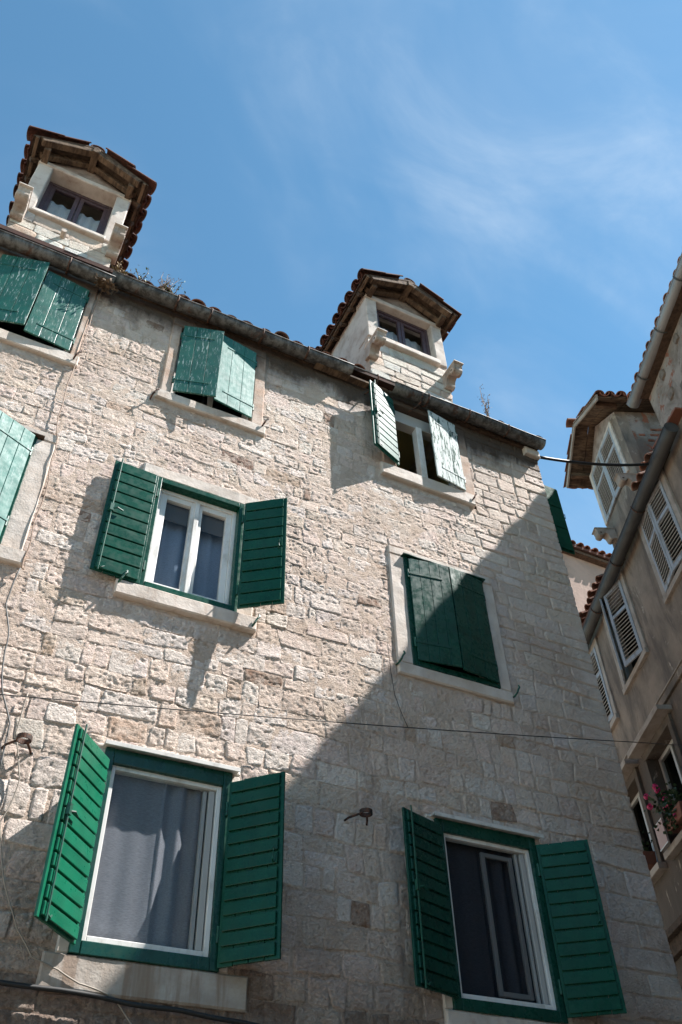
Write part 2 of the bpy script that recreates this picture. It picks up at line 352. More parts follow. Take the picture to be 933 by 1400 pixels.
# ------------------------------------------------------------------ helpers
def link(name, verts, faces, mat, parent=None, smooth=False, bevel=0.0):
    me = bpy.data.meshes.new(name); me.from_pydata([tuple(v) for v in verts], [], faces)
    me.materials.append(MATS[mat]); me.update()
    if smooth: me.polygons.foreach_set('use_smooth', [True] * len(me.polygons))
    o = bpy.data.objects.new(name, me); COL.objects.link(o)
    if parent is not None: o.parent = parent
    if bevel:
        b = o.modifiers.new('bevel', 'BEVEL'); b.width = bevel; b.segments = 2; b.limit_method = 'ANGLE'; b.angle_limit = R_(40)
    return o
class MB:
    def __init__(s): s.v = []; s.f = []
    def add(s, vs, fs):
        n = len(s.v); s.v += [Vector(v) for v in vs]; s.f += [tuple(i + n for i in f) for f in fs]; return s
    def box(s, x0, x1, y0, y1, z0, z1):
        return s.add([(x0, y0, z0), (x1, y0, z0), (x1, y1, z0), (x0, y1, z0), (x0, y0, z1), (x1, y0, z1), (x1, y1, z1), (x0, y1, z1)],
                     [(0, 3, 2, 1), (4, 5, 6, 7), (0, 1, 5, 4), (1, 2, 6, 5), (2, 3, 7, 6), (3, 0, 4, 7)])
    def bar(s, a, b, w, h, up=(0, 0, 1)):
        a, b = Vector(a), Vector(b); d = (b - a).normalized(); u = Vector(up)
        sx = d.cross(u).normalized(); uu = sx.cross(d).normalized()
        vs = [p + sx * (i * w / 2) + uu * (j * h / 2) for p in (a, b) for i, j in ((-1, -1), (1, -1), (1, 1), (-1, 1))]
        return s.add(vs, [(0, 1, 2, 3), (7, 6, 5, 4), (0, 4, 5, 1), (1, 5, 6, 2), (2, 6, 7, 3), (3, 7, 4, 0)])
    def tube(s, pts, r, n=8, cap=True):
        pts = [Vector(p) for p in pts]; rr = r if isinstance(r, (list, tuple)) else [r] * len(pts)
        rings = []; ref = Vector((0.13, 0.31, 0.94))
        for i, p in enumerate(pts):
            d = (pts[min(i + 1, len(pts) - 1)] - pts[max(i - 1, 0)]).normalized()
            a = d.cross(ref).normalized(); b = d.cross(a)
            rings.append([p + (a * math.cos(k * 2 * math.pi / n) + b * math.sin(k * 2 * math.pi / n)) * rr[i] for k in range(n)])
        base = len(s.v); s.v += [v for rg in rings for v in rg]
        for i in range(len(pts) - 1):
            for k in range(n):
                s.f.append((base + i * n + k, base + i * n + (k + 1) % n, base + (i + 1) * n + (k + 1) % n, base + (i + 1) * n + k))
        if cap:
            s.f.append(tuple(base + k for k in range(n))[::-1]); s.f.append(tuple(base + (len(pts) - 1) * n + k for k in range(n)))
        return s
    def prism(s, poly, axis, a, b):
        """poly of 2d points extruded along axis ('x' : poly is (y,z); 'y' : (x,z); 'z' : (x,y))"""
        def p3(q, t): return {'x': (t, q[0], q[1]), 'y': (q[0], t, q[1]), 'z': (q[0], q[1], t)}[axis]
        n = len(poly); vs = [p3(q, a) for q in poly] + [p3(q, b) for q in poly]
        fs = [tuple(range(n))[::-1], tuple(range(n, 2 * n))] + [(i, (i + 1) % n, n + (i + 1) % n, n + i) for i in range(n)]
        return s.add(vs, fs)
    def build(s, name, mat, parent=None, smooth=False, bevel=0.0):
        return link(name, s.v, s.f, mat, parent, smooth, bevel)
def B(name, mat, parent, x0, x1, y0, y1, z0, z1, bevel=0.004):
    return MB().box(x0, x1, y0, y1, z0, z1).build(name, mat, parent, bevel=bevel)
def empty(name, loc=(0, 0, 0), rz=0.0, parent=None):
    o = bpy.data.objects.new(name, None); COL.objects.link(o); o.location = loc; o.rotation_euler = (0, 0, rz)
    o.empty_display_size = 0.3
    if parent is not None: o.parent = parent
    return o
def tag(o, label, cat, group=None, kind=None):
    o['label'] = label; o['category'] = cat
    if group: o['group'] = group
    if kind: o['kind'] = kind
    return o
def fbm(x, y, z): return noise.noise((x, y, z))
def rough_block(name, mat, parent, x0, x1, y0, y1, z0, z1, amp=0.008, step=0.07, seed=0.0):
    """a dressed stone: box whose front is a grid with worn edges"""
    nx = max(2, int((x1 - x0) / step)); nz = max(2, int((z1 - z0) / step))
    xs = [x0, x0 + 0.012] + [x0 + (x1 - x0) * i / nx for i in range(1, nx)] + [x1 - 0.012, x1]
    zs = [z0, z0 + 0.012] + [z0 + (z1 - z0) * i / nz for i in range(1, nz)] + [z1 - 0.012, z1]
    vs = []; fs = []
    for j, z in enumerate(zs):
        for i, x in enumerate(xs):
            e = i in (0, len(xs) - 1) or j in (0, len(zs) - 1)
            n = fbm(x * 7 + seed, seed * 3, z * 7)
            y = y0 + (0.012 if e else 0) + amp * n
            vs.append((x + (amp * 0.8 * fbm(z * 6, seed, x) if e else 0), y, z + (amp * 0.8 * fbm(x * 6, seed + 5, z) if e else 0)))
    w = len(xs)
    for j in range(len(zs) - 1):
        for i in range(w - 1): fs.append((j * w + i, j * w + i + 1, (j + 1) * w + i + 1, (j + 1) * w + i))
    b = len(vs)
    ring = [i for i in range(w)] + [j * w + w - 1 for j in range(1, len(zs))] + [(len(zs) - 1) * w + i for i in range(w - 2, -1, -1)] + [j * w for j in range(len(zs) - 2, 0, -1)]
    for k in ring: vs.append((vs[k][0], y1, vs[k][2]))
    m = len(ring)
    for k in range(m): fs.append((ring[(k + 1) % m], ring[k], b + k, b + (k + 1) % m))
    fs.append(tuple(b + k for k in range(m)))
    return link(name, vs, fs, mat, parent)

# ------------------------------------------------------------------ setting
g = MB().box(-150, 150, -150, 150, -0.3, 0.0).build('street', 'paving'); g['kind'] = 'structure'

# ================================================================== THE STONE HOUSE
house = empty('stone_house', (2.0, 0, 0))
house.location = (0, 0, 0)
tag(house, 'tall pale stone house with green shutters and two roof dormers', 'house')
XR = 5.84           # right corner
ZT = 10.10          # wall top
# outer rectangles of window surrounds (holes in the masonry)
OPEN = {
 'lower_left': (0.95, 2.02, 3.12, 4.68), 'lower_right': (3.59, 4.69, 3.10, 4.67),
 'mid_left': (0.89, 2.03, 5.94, 7.52), 'mid_right': (3.44, 4.69, 5.94, 7.49),
 'top_left': (0.89, 2.01, 8.47, 9.93), 'top_right': (3.47, 4.70, 8.54, 10.0),
 'edge_top': (-1.12, 0.04, 8.49, 9.93), 'edge_mid': (-1.14, 0.11, 5.97, 7.48)}
DORM = [(-1.06, 0.07, 10.93, 11.99), (3.41, 4.64, 11.27, 12.16)]

# ---- weathered relief shared by stones and mortar: pits and grit, in metres (positive = into the wall)
def pits(x, z):
    n = 0.7 * fbm(x * 27, 3.3, z * 40) + 0.6 * fbm(x * 56, 9.3, z * 66); g = fbm(x * 3.1, 7.7, z * 3.1)
    d = 0.020 * max(0.0, -n - 0.10 + 0.16 * g)
    return min(d, 0.0072) + 0.0024 * fbm(x * 52, 1.1, z * 60)
# ---- wall: mortar bed with holes, gently wavy
def mortar_wall():
    X0, X1, Z0, Z1 = -5.0, XR, 0.0, ZT
    xs = np.concatenate([np.arange(X0, -2.2, 0.3), np.arange(-2.2, -1.25, 0.06), np.arange(-1.25, X1, 0.0165), [X1]])
    zs = np.concatenate([np.arange(Z0, 1.8, 0.3), np.arange(1.8, 2.75, 0.06), np.arange(2.75, Z1, 0.0165), [Z1]])
    for x0, x1, z0, z1 in OPEN.values():
        xs = np.concatenate([xs[(abs(xs - x0) > .006) & (abs(xs - x1) > .006)], [x0, x1]])
        zs = np.concatenate([zs[(abs(zs - z0) > .006) & (abs(zs - z1) > .006)], [z0, z1]])
    xs = np.unique(xs); zs = np.unique(zs)
    vs = []; fs = []
    for z in zs:
        for x in xs:
            vs.append((x, 0.0048 * max(min(1.0, max(0.0, (5.7 - z) / 1.3)), min(1.0, max(0.0, (x - 4.0) / 0.8))) - 0.0005 + 0.004 * fbm(x * 2.6, 0.3, z * 2.6) + 0.0035 * fbm(x * 13, 1.7, z * 13) + pits(x, z), z))
    w = len(xs)
    for j in range(len(zs) - 1):
        zc = (zs[j] + zs[j + 1]) / 2
        for i in range(w - 1):
            xc = (xs[i] + xs[i + 1]) / 2
            if any(a < xc < b and c < zc < d for a, b, c, d in OPEN.values()): continue
            fs.append((j * w + i, j * w + i + 1, (j + 1) * w + i + 1, (j + 1) * w + i))
    m = MB(); m.v = [Vector(v) for v in vs]; m.f = fs
    # side, back and left walls
    m.add([(XR, 0.0, 0), (XR, 8, 0), (XR, 8, ZT), (XR, 0.0, ZT)], [(0, 1, 2, 3)])
    m.add([(-5, 8, 0), (XR, 8, 0), (XR, 8, ZT), (-5, 8, ZT)], [(3, 2, 1, 0)])
    m.add([(-5, 0.0, 0), (-5, 8, 0), (-5, 8, ZT), (-5, 0.0, ZT)], [(3, 2, 1, 0)])
    return m.build('wall', 'mortar', house, smooth=True)
wall = mortar_wall()

# ---- stones
RND = random.Random(11)
def warp(x, z):
    return (x + 0.035 * fbm(x * 1.3, 5.1, z * 2.2), z + 0.045 * fbm(x * 0.75, 9.2, z * 0.9) + 0.016 * fbm(x * 3.1, 2.2, z * 1.5))
def tint_for(x, z):
    r = RND.random(); j = lambda c, a=0.018: tuple(max(0.03, v * (1 + RND.uniform(-a, a))) for v in c)
    k = 1 + RND.uniform(-0.11, 0.08)
    if z < 3.05 and r < 0.8: c = (0.25, 0.165, 0.125)
    elif r < 0.50: c = (0.635, 0.50, 0.425)
    elif r < 0.80: c = (0.665, 0.57, 0.51)
    elif r < 0.955: c = (0.56, 0.43, 0.345)
    elif r < 0.985: c = (0.44, 0.31, 0.225)
    else: c = (0.235, 0.135, 0.09)
    if x > 4.6: c = tuple(a * 0.5 + b * 0.5 for a, b in zip(c, (0.59, 0.48, 0.415)))
    return tuple(v * k for v in j(c))
def stone_geo(x0, x1, z0, z1, smooth_face, quoin=False, step=0.03):
    gap = RND.uniform(0.0015, 0.0055) if (z0 < 4.8 or x0 > 4.3) else RND.uniform(0.0005, 0.004)
    P = [(x0 + gap, z0 + gap), (x1 - gap, z0 + gap), (x1 - gap, z1 - gap), (x0 + gap, z1 - gap)]
    P = [warp(*p) for p in P]
    J = RND.choice((0.007, 0.012, 0.022))
    P = [(x + RND.uniform(-J, J), z + RND.uniform(-J, J)) for x, z in P]
    if quoin: P[1] = (XR + 0.012, P[1][1]); P[2] = (XR + 0.012, P[2][1])
    w, h = x1 - x0, z1 - z0
    nu = max(4, round(w / step)); nv = max(4, round(h / step)); pk = 0.55 if smooth_face else 1.0
    eu, ev = 1 - min(0.3, 2 * 0.010 / w), 1 - min(0.3, 2 * 0.010 / h)
    us = [-1] + [-eu + 2 * eu * i / nu for i in range(nu + 1)] + [1]
    vs_ = [-1] + [-ev + 2 * ev * i / nv for i in range(nv + 1)] + [1]
    low = RND.random() < max(min(1.0, (5.7 - z0) / 1.3), min(1.0, (x0 - 4.0) / 0.8))
    face_y = -RND.uniform(0.001, 0.005 if low else 0.0042) - (0.004 if quoin else 0)
    tiltx = RND.uniform(-0.0035, 0.0035); tiltz = RND.uniform(-0.004, 0.004)
    k = RND.choice((0.05, 0.15, 0.35)); a1 = 0.0025 if smooth_face else 0.0045; a2 = 0.002 if smooth_face else 0.0038
    sd = RND.uniform(0, 100); edge_y = RND.choice((0.004, 0.007, 0.011, 0.016) if low else (-0.002, -0.001, 0.001, 0.007))
    V = []; F = []
    for v in vs_:
        for u in us:
            uu = u * math.sqrt(1 - k * v * v / 2) if not (quoin and u > 0) else u
            vv = v * math.sqrt(1 - k * u * u / 2) if not (quoin and u > 0) else v
            s, q = (uu + 1) / 2, (vv + 1) / 2
            x = P[0][0] * (1 - s) * (1 - q) + P[1][0] * s * (1 - q) + P[2][0] * s * q + P[3][0] * (1 - s) * q
            z = P[0][1] * (1 - s) * (1 - q) + P[1][1] * s * (1 - q) + P[2][1] * s * q + P[3][1] * (1 - s) * q
            e = max(abs(u) if not (quoin and u > 0) else 0, abs(v))
            f = 1.0 if e > 0.9999 else 0.0
            y = face_y + tiltx * u + tiltz * v + a1 * fbm(x * 11 + sd, sd, z * 11) + a2 * fbm(x * 31, sd + 3, z * 31) + pk * pits(x, z)
            y = y * (1 - f) + edge_y * f
            V.append((x, y, z))
    W = len(us); H = len(vs_)
    for j in range(H - 1):
        for i in range(W - 1): F.append((j * W + i, j * W + i + 1, (j + 1) * W + i + 1, (j + 1) * W + i))
    if quoin:                                   # returns round the corner
        b = len(V)
        for j in range(H): V.append((V[j * W + W - 1][0], 0.22, V[j * W + W - 1][2]))
        for j in range(H - 1): F.append((j * W + W - 1, b + j, b + j + 1, (j + 1) * W + W - 1))
    return V, F
def clip(r):
    x0, x1, z0, z1 = r
    for a, b, c, d in OPEN.values():
        if x0 < b and x1 > a and z0 < d and z1 > c:
            cand = []
            if a - x0 > 0.06: cand.append((x0, a, z0, z1))
            if x1 - b > 0.06: cand.append((b, x1, z0, z1))
            if c - z0 > 0.05: cand.append((x0, x1, z0, c))
            if z1 - d > 0.05: cand.append((x0, x1, d, z1))
            if not cand: return None
            x0, x1, z0, z1 = max(cand, key=lambda q: (q[1] - q[0]) * (q[3] - q[2]))
    return (x0, x1, z0, z1)
stones = []
z = 1.55; ri = 0
while z < ZT - 0.05:
    t_ = (z - 2.5) / 7
    hh = RND.choice((0.12, 0.14, 0.16, 0.18, 0.2)) * (1.15 if z < 5 else 1.0)
    if RND.random() < 0.08: hh = 0.115
    z1 = min(z + hh, ZT)
    if ZT - z1 < 0.08: z1 = ZT
    q = (0.52, 0.32)[ri % 2] * RND.uniform(0.85, 1.15)
    x = -2.4 + RND.uniform(0, 0.2)
    while x < XR - q - 0.02:
        big = x > 4.5 or z < 3.3
        wd = RND.choice((0.11, 0.15, 0.18, 0.21, 0.25, 0.30, 0.38)) * (1.3 if big else 1.0) * RND.uniform(0.85, 1.15)
        x1 = x + wd
        if XR - q - x1 < 0.10: x1 = XR - q
        dz0 = RND.uniform(-0.012, 0.012)
        # now and then two thin stones share the course height
        if hh > 0.2 and RND.random() < 0.10:
            zm = z + hh * RND.uniform(0.4, 0.6)
            cells = [(x, x1, z, zm), (x, x1, zm, z1)]
        else: cells = [(x, x1, z, z1)]
        for r in cells:
            r = clip(r)
            if r and r[1] - r[0] > 0.05 and r[3] - r[2] > 0.04: stones.append((r, False))
        x = x1
    stones.append(((XR - q, XR, z, z1), True))
    z = z1; ri += 1
CAMP = Vector((0, -5.5, 1.6)); MI = cam.matrix_world.inverted()
def visible_area(r):
    """how large a stone shows in the photograph, 0 if outside the frame"""
    x, zz = (r[0] + r[1]) / 2, (r[2] + r[3]) / 2
    c = MI @ Vector((x, 0, zz))
    if c.z >= 0: return 0
    px, py = c.x / -c.z * 0.8389, c.y / -c.z * 0.8389
    if abs(px) > 0.345 or abs(py) > 0.515: return 0
    d = (Vector((x, 0, zz)) - CAMP)
    return (r[1] - r[0]) * (r[3] - r[2]) * (-c.z) ** -3 * 5.5 + 1e-9
stones.sort(key=lambda s: -visible_area(s[0]))
def set_tint(me, cols):
    a = me.attributes.new('tint', 'FLOAT_COLOR', 'POINT'); a.data.foreach_set('color', np.array(cols, dtype=np.float32).ravel())
rest = MB(); rest_c = []; rv = []
for i, (r, qn) in enumerate(stones):
    V, F = stone_geo(*r, smooth_face=(r[0] > 4.4 and RND.random() < 0.7) or RND.random() < 0.12, quoin=qn, step=0.0125 if visible_area(r) > 0 else 0.05)
    c = tint_for(r[0], r[2])
    if i < 300:
        o = link('stone', V, F, 'stone', wall, smooth=True); set_tint(o.data, [(*c, 1)] * len(V))
    else:
        n = len(rv); rv += V; rest.f += [tuple(k + n for k in f) for f in F]; rest_c += [(*c, 1)] * len(V)
o = link('rubble_stones', rv, rest.f, 'stone', wall, smooth=True); set_tint(o.data, rest_c); o['kind'] = 'stuff'

# ---- roof of the stone house
def tile_mesh(name, L=0.42, r0=0.095, r1=0.078, n=8, th=0.016, rise=0.85):
    """a barrel tile lying along +x (down-slope), convex up"""
    vs = []; fs = []
    for a, rr in ((0.0, r1), (L, r0)):
        for rad in (rr, rr - th):
            for k in range(n + 1):
                an = math.pi * k / n; vs.append((a, -math.cos(an) * rad, math.sin(an) * rad * rise))
    m = n + 1
    for k in range(n):
        fs += [(k, 2 * m + k, 2 * m + k + 1, k + 1), (m + k, m + k + 1, 3 * m + k + 1, 3 * m + k),
               (k, k + 1, m + k + 1, m + k), (2 * m + k, 3 * m + k, 3 * m + k + 1, 2 * m + k + 1)]
    fs += [(0, m, 3 * m, 2 * m), (n, 2 * m + n, 3 * m + n, m + n)]
    me = bpy.data.meshes.new(name); me.from_pydata(vs, [], fs)
    me.polygons.foreach_set('use_smooth', [False] * len(me.polygons)); return me
TILE = tile_mesh('roof_tile'); TILE.materials.append(MATS['roof_tile'])
TILE_D = tile_mesh('roof_tile'); TILE_D.materials.append(MATS['roof_tile_dark'])
def put_tile(parent, pos, down, up, me=TILE, name='roof_tile', flip=False, sc=1.0):
    """pos = upper end, down = downslope direction, up = roof normal"""
    d = Vector(down).normalized(); u = Vector(up).normalized(); s = u.cross(d).normalized(); u = d.cross(s)
    if flip: u = -u; s = -s
    M = Matrix(((d.x, s.x, u.x, pos[0]), (d.y, s.y, u.y, pos[1]), (d.z, s.z, u.z, pos[2]), (0, 0, 0, 1)))
    o = bpy.data.objects.new(name, me); COL.objects.link(o); o.parent = parent
    o.matrix_local = M @ Matrix.Rotation(R_(random.uniform(-2.5, 2.5)), 4, 'Z') @ Matrix.Rotation(R_(random.uniform(-2, 2)), 4, 'X') @ Matrix.Scale(sc * random.uniform(0.97, 1.03), 4)
    return o
PITCH = R_(24)
roof = MB()
ye = -0.13
def roof_z(y): return 10.20 + (y - ye) * math.tan(PITCH)
roof.add([(-5.2, ye, roof_z(ye)), (XR + 0.1, ye, roof_z(ye)), (XR + 0.1, 4, roof_z(4)), (-5.2, 4, roof_z(4)),
          (-5.2, ye, roof_z(ye) - 0.07), (XR + 0.1, ye, roof_z(ye) - 0.07), (XR + 0.1, 4, roof_z(4) - 0.07), (-5.2, 4, roof_z(4) - 0.07)],
         [(0, 1, 2, 3), (7, 6, 5, 4), (0, 4, 5, 1), (1, 5, 6, 2), (3, 7, 4, 0)])
roof.add([(-5.2, 4, roof_z(4)), (XR + 0.1, 4, roof_z(4)), (XR + 0.1, 8.3, roof_z(0)), (-5.2, 8.3, roof_z(0))], [(0, 1, 2, 3)])
roof.add([(XR - 0.01, 0, ZT), (XR - 0.01, 8, ZT), (XR - 0.01, 4, roof_z(4) - 0.08)], [(0, 1, 2)])
roof.add([(-5, 0, ZT), (-5, 8, ZT), (-5, 4, roof_z(4) - 0.08)], [(2, 1, 0)])
roof_o = roof.build('roof', 'roof_tile_dark', house)
x = -1.75
dn = (0, -math.cos(PITCH), -math.sin(PITCH)); upv = (0, -math.sin(PITCH), math.cos(PITCH))
while x < XR + 0.12:
    indorm = any(a - 0.1 < x < b + 0.1 for a, b, _, _ in DORM)
    if not indorm:
        for row in range(3):
            yy = ye + 0.40 + row * 0.34 + random.uniform(-0.03, 0.03)
            put_tile(roof_o, (x + random.uniform(-0.012, 0.012), yy, roof_z(yy) - 0.035 + 0.012 * row), dn, upv)
    x += 0.205
# eave board under the tiles, dark old timber
B('eave_board', 'dark_timber', house, 0.05, 3.42, -0.05, 0.02, 10.04, 10.12, 0)
B('eave_board', 'dark_timber', house, 4.62, XR + 0.02, -0.05, 0.02, 10.04, 10.12, 0)
# ---- gutters: half round channels in lengths, with straps
def gutter(parent, x0, x1, z0, z1, y, r, mat, name='gutter', n=10, lipdrop=0.0, sag=0.012, seed=0):
    vs = []; fs = []; K = max(6, int((x1 - x0) / 0.25))
    for i in range(K + 1):
        t = i / K; x = x0 + (x1 - x0) * t
        z = z0 + (z1 - z0) * t + sag * fbm(x * 1.3, seed, 0.4); yy = y + sag * 0.8 * fbm(x * 1.1, seed + 4, 0.1)
        for rr in (r, r - 0.006):
            for k in range(n + 1):
                a = math.pi + math.pi * k / n
                vs.append((x, yy + math.cos(a) * rr, z + math.sin(a) * rr))
    m = 2 * (n + 1)
    for i in range(K):
        for k in range(n):
            a, b = i * m + k, (i + 1) * m + k
            fs += [(a, b, b + 1, a + 1), (a + n + 1, a + n + 2, b + n + 2, b + n + 1)]
        for k in (0, n):
            a, b = i * m + k, (i + 1) * m + k
            fs.append((a, a + n + 1, b + n + 1, b))
    for i in (0, K):
        fs += [(i * m + k, i * m + k + 1, i * m + n + 2 + k, i * m + n + 1 + k) for k in range(n)]
    o = link(name, vs, fs, mat, parent, smooth=True)
    # rolled front bead
    MB().tube([(x0 + (x1 - x0) * i / K, y - r + sag * 0.8 * fbm((x0 + (x1 - x0) * i / K) * 1.1, seed + 4, 0.1), z0 + (z1 - z0) * i / K + 0.004 + sag * fbm((x0 + (x1 - x0) * i / K) * 1.3, seed, 0.4)) for i in range(K + 1)], 0.010, 6).build('bead', mat, o, smooth=True)
    return o
def strap(parent, x, y, z, r, mat='iron', wall_y=0.0):
    pts = [(x, y - r * 1.02, z + 0.02)] + [(x, y + math.cos(math.pi + math.pi * k / 8) * r * 1.05, z + math.sin(math.pi + math.pi * k / 8) * r * 1.05) for k in range(9)] + [(x, wall_y, z + 0.05)]
    m = MB()
    for a, b in zip(pts[:-1], pts[1:]): m.bar(a, b, 0.026, 0.007, up=(1, 0, 0.01))
    m2 = MB().tube(pts, 0.013, 6)
    return m2.build('strap', mat, parent)
GR = 0.082; GY = -0.135
def add_gutter(x0, x1, z0, z1, straps, seed):
    o = gutter(house, x0, x1, z0, z1, GY, GR, 'gutter_metal', seed=seed)
    for xs in straps:
        strap(o, xs, GY, z0 + (z1 - z0) * (xs - x0) / (x1 - x0), GR)
    return o
add_gutter(-3.4, 0.16, 9.97, 9.925, (-1.7, -0.32, ), 1)
add_gutter(0.12, 3.05, 10.02, 10.07, (0.86, 1.25, 1.88, 2.45), 2)
add_gutter(3.62, XR + 0.05, 10.075, 10.135, (4.1, 4.7, 5.3), 3)
# rotten strip where the channel has gone, only its back and lip left
m = MB().tube([(3.0, GY - 0.06, 10.09), (3.3, GY - 0.065, 10.085), (3.66, GY - 0.07, 10.08)], 0.011, 6)
m.build('gutter_lip', 'gutter_metal', house)
m = MB().bar((2.6, -0.08, 9.99), (3.30, -0.07, 10.0), 0.09, 0.03)
m.build('rotten_board', 'old_timber', house)
for xs in (3.33, 3.95):
    MB().tube([(xs - 0.04, 0.0, 9.90), (xs, -0.06, 9.91), (xs + 0.05, -0.15, 9.96), (xs + 0.06, -0.21, 10.06), (xs + 0.05, -0.21, 10.10)], 0.010, 6).build('gutter_hook', 'iron', house)

# ---- window joinery ------------------------------------------------------
def frame_rect(name, mat, parent, x0, x1, z0, z1, w, y0, y1, bevel=0.004):
    m = MB()
    m.box(x0, x0 + w, y0, y1, z0, z1).box(x1 - w, x1, y0, y1, z0, z1)
    m.box(x0 + w, x1 - w, y0 + 0.001, y1 - 0.001, z0, z0 + w).box(x0 + w, x1 - w, y0 + 0.001, y1 - 0.001, z1 - w, z1)
    return m.build(name, mat, parent, bevel=bevel)
def pane(parent, x0, x1, z0, z1, y):
    return MB().box(x0, x1, y, y + 0.006, z0, z1).build('pane', 'glass', parent)
def room(parent, x0, x1, z0, z1, y0=0.25, dy=1.6, mat='room_wall', grow=0.25):
    a, b, c, d = x0 - grow, x1 + grow, z0 - grow, z1 + grow
    m = MB()
    m.add([(a, y0, c), (b, y0, c), (b, y0, d), (a, y0, d), (a, y0 + dy, c), (b, y0 + dy, c), (b, y0 + dy, d), (a, y0 + dy, d)],
          [(4, 5, 6, 7), (0, 4, 7, 3), (5, 1, 2, 6), (3, 7, 6, 2), (4, 0, 1, 5)])
    # the inner wall face round the opening
    m.add([(a, y0, c), (b, y0, c), (b, y0, d), (a, y0, d), (x0, y0, z0), (x1, y0, z0), (x1, y0, z1), (x0, y0, z1)],
          [(0, 1, 5, 4), (1, 2, 6, 5), (2, 3, 7, 6), (3, 0, 4, 7)])
    return m.build('room', mat, parent)
def curtain(x0, x1, z0, z1, y, mat, label, amp=0.02, freq=26, shift=0.0, flat=0.0):
    nx = 90; vs = []; fs = []
    for j in range(9):
        z = z0 + (z1 - z0) * j / 8
        for i in range(nx + 1):
            u = i / nx; x = x0 + (x1 - x0) * u
            a = amp * (1.0 if u > flat else 0.18)
            vs.append((x, y + a * math.sin(u * freq + shift + 0.6 * math.sin(u * 9)) * (0.75 + 0.25 * j / 8) + 0.004 * fbm(x * 4, z * 3, 1), z))
    for j in range(8):
        for i in range(nx): fs.append((j * (nx + 1) + i, j * (nx + 1) + i + 1, (j + 1) * (nx + 1) + i + 1, (j + 1) * (nx + 1) + i))
    o = link('curtain', vs, fs, mat, None, smooth=True)
    so = o.modifiers.new('thick', 'SOLIDIFY'); so.thickness = 0.003
    return tag(o, label, 'curtain')
def surround(win, key, fr, trim, jtrim=None, proud=0.024, sill=None, sill_out=0.05, lint=1, smat=None):
    """fr = joinery rectangle; stone pieces fill up to OPEN[key]"""
    X0, X1, Z0, Z1 = OPEN[key]; x0, x1, z0, z1 = fr; jt = jtrim or trim; sd = X0 * 3 + Z0
    sx0, sx1 = sill or (X0, X1)
    rough_block('window_sill', smat or trim, win, sx0, sx1, -sill_out, 0.26, Z0, z0 - 0.002, 0.006, seed=sd)
    rough_block('jamb', jt, win, X0, x0 + 0.012, -proud, 0.26, z0, z1, 0.006, seed=sd + 1)
    rough_block('jamb', jt, win, x1 - 0.012, X1, -proud, 0.26, z0, z1, 0.006, seed=sd + 2)
    if lint == 1:
        rough_block('lintel', jt, win, X0, X1, -proud - 0.003, 0.26, z1, Z1, 0.006, seed=sd + 3)
    else:
        xm = X0 + (X1 - X0) * 0.47
        rough_block('lintel', 'wall_ashlar', win, X0, xm, -0.010, 0.26, z1, Z1, 0.006, seed=sd + 3)
        rough_block('lintel', 'wall_ashlar', win, xm + 0.006, X1, -0.011, 0.26, z1, Z1, 0.006, seed=sd + 4)
def outer_frame(win, fr, w, mat='green_paint_dark', y0=-0.035, y1=0.06, wb=None, wt=None):
    x0, x1, z0, z1 = fr; wb = wb or w; wt = wt or w; m = MB()
    m.box(x0, x0 + w, y0, y1, z0, z1).box(x1 - w, x1, y0, y1, z0, z1)
    m.box(x0 + w, x1 - w, y0 - 0.004, y1 + 0.002, z0 - 0.003, z0 + wb).box(x0 + w, x1 - w, y0 + 0.002, y1 - 0.002, z1 - wt, z1)
    return m.build('outer_frame', mat, win, bevel=0.005)

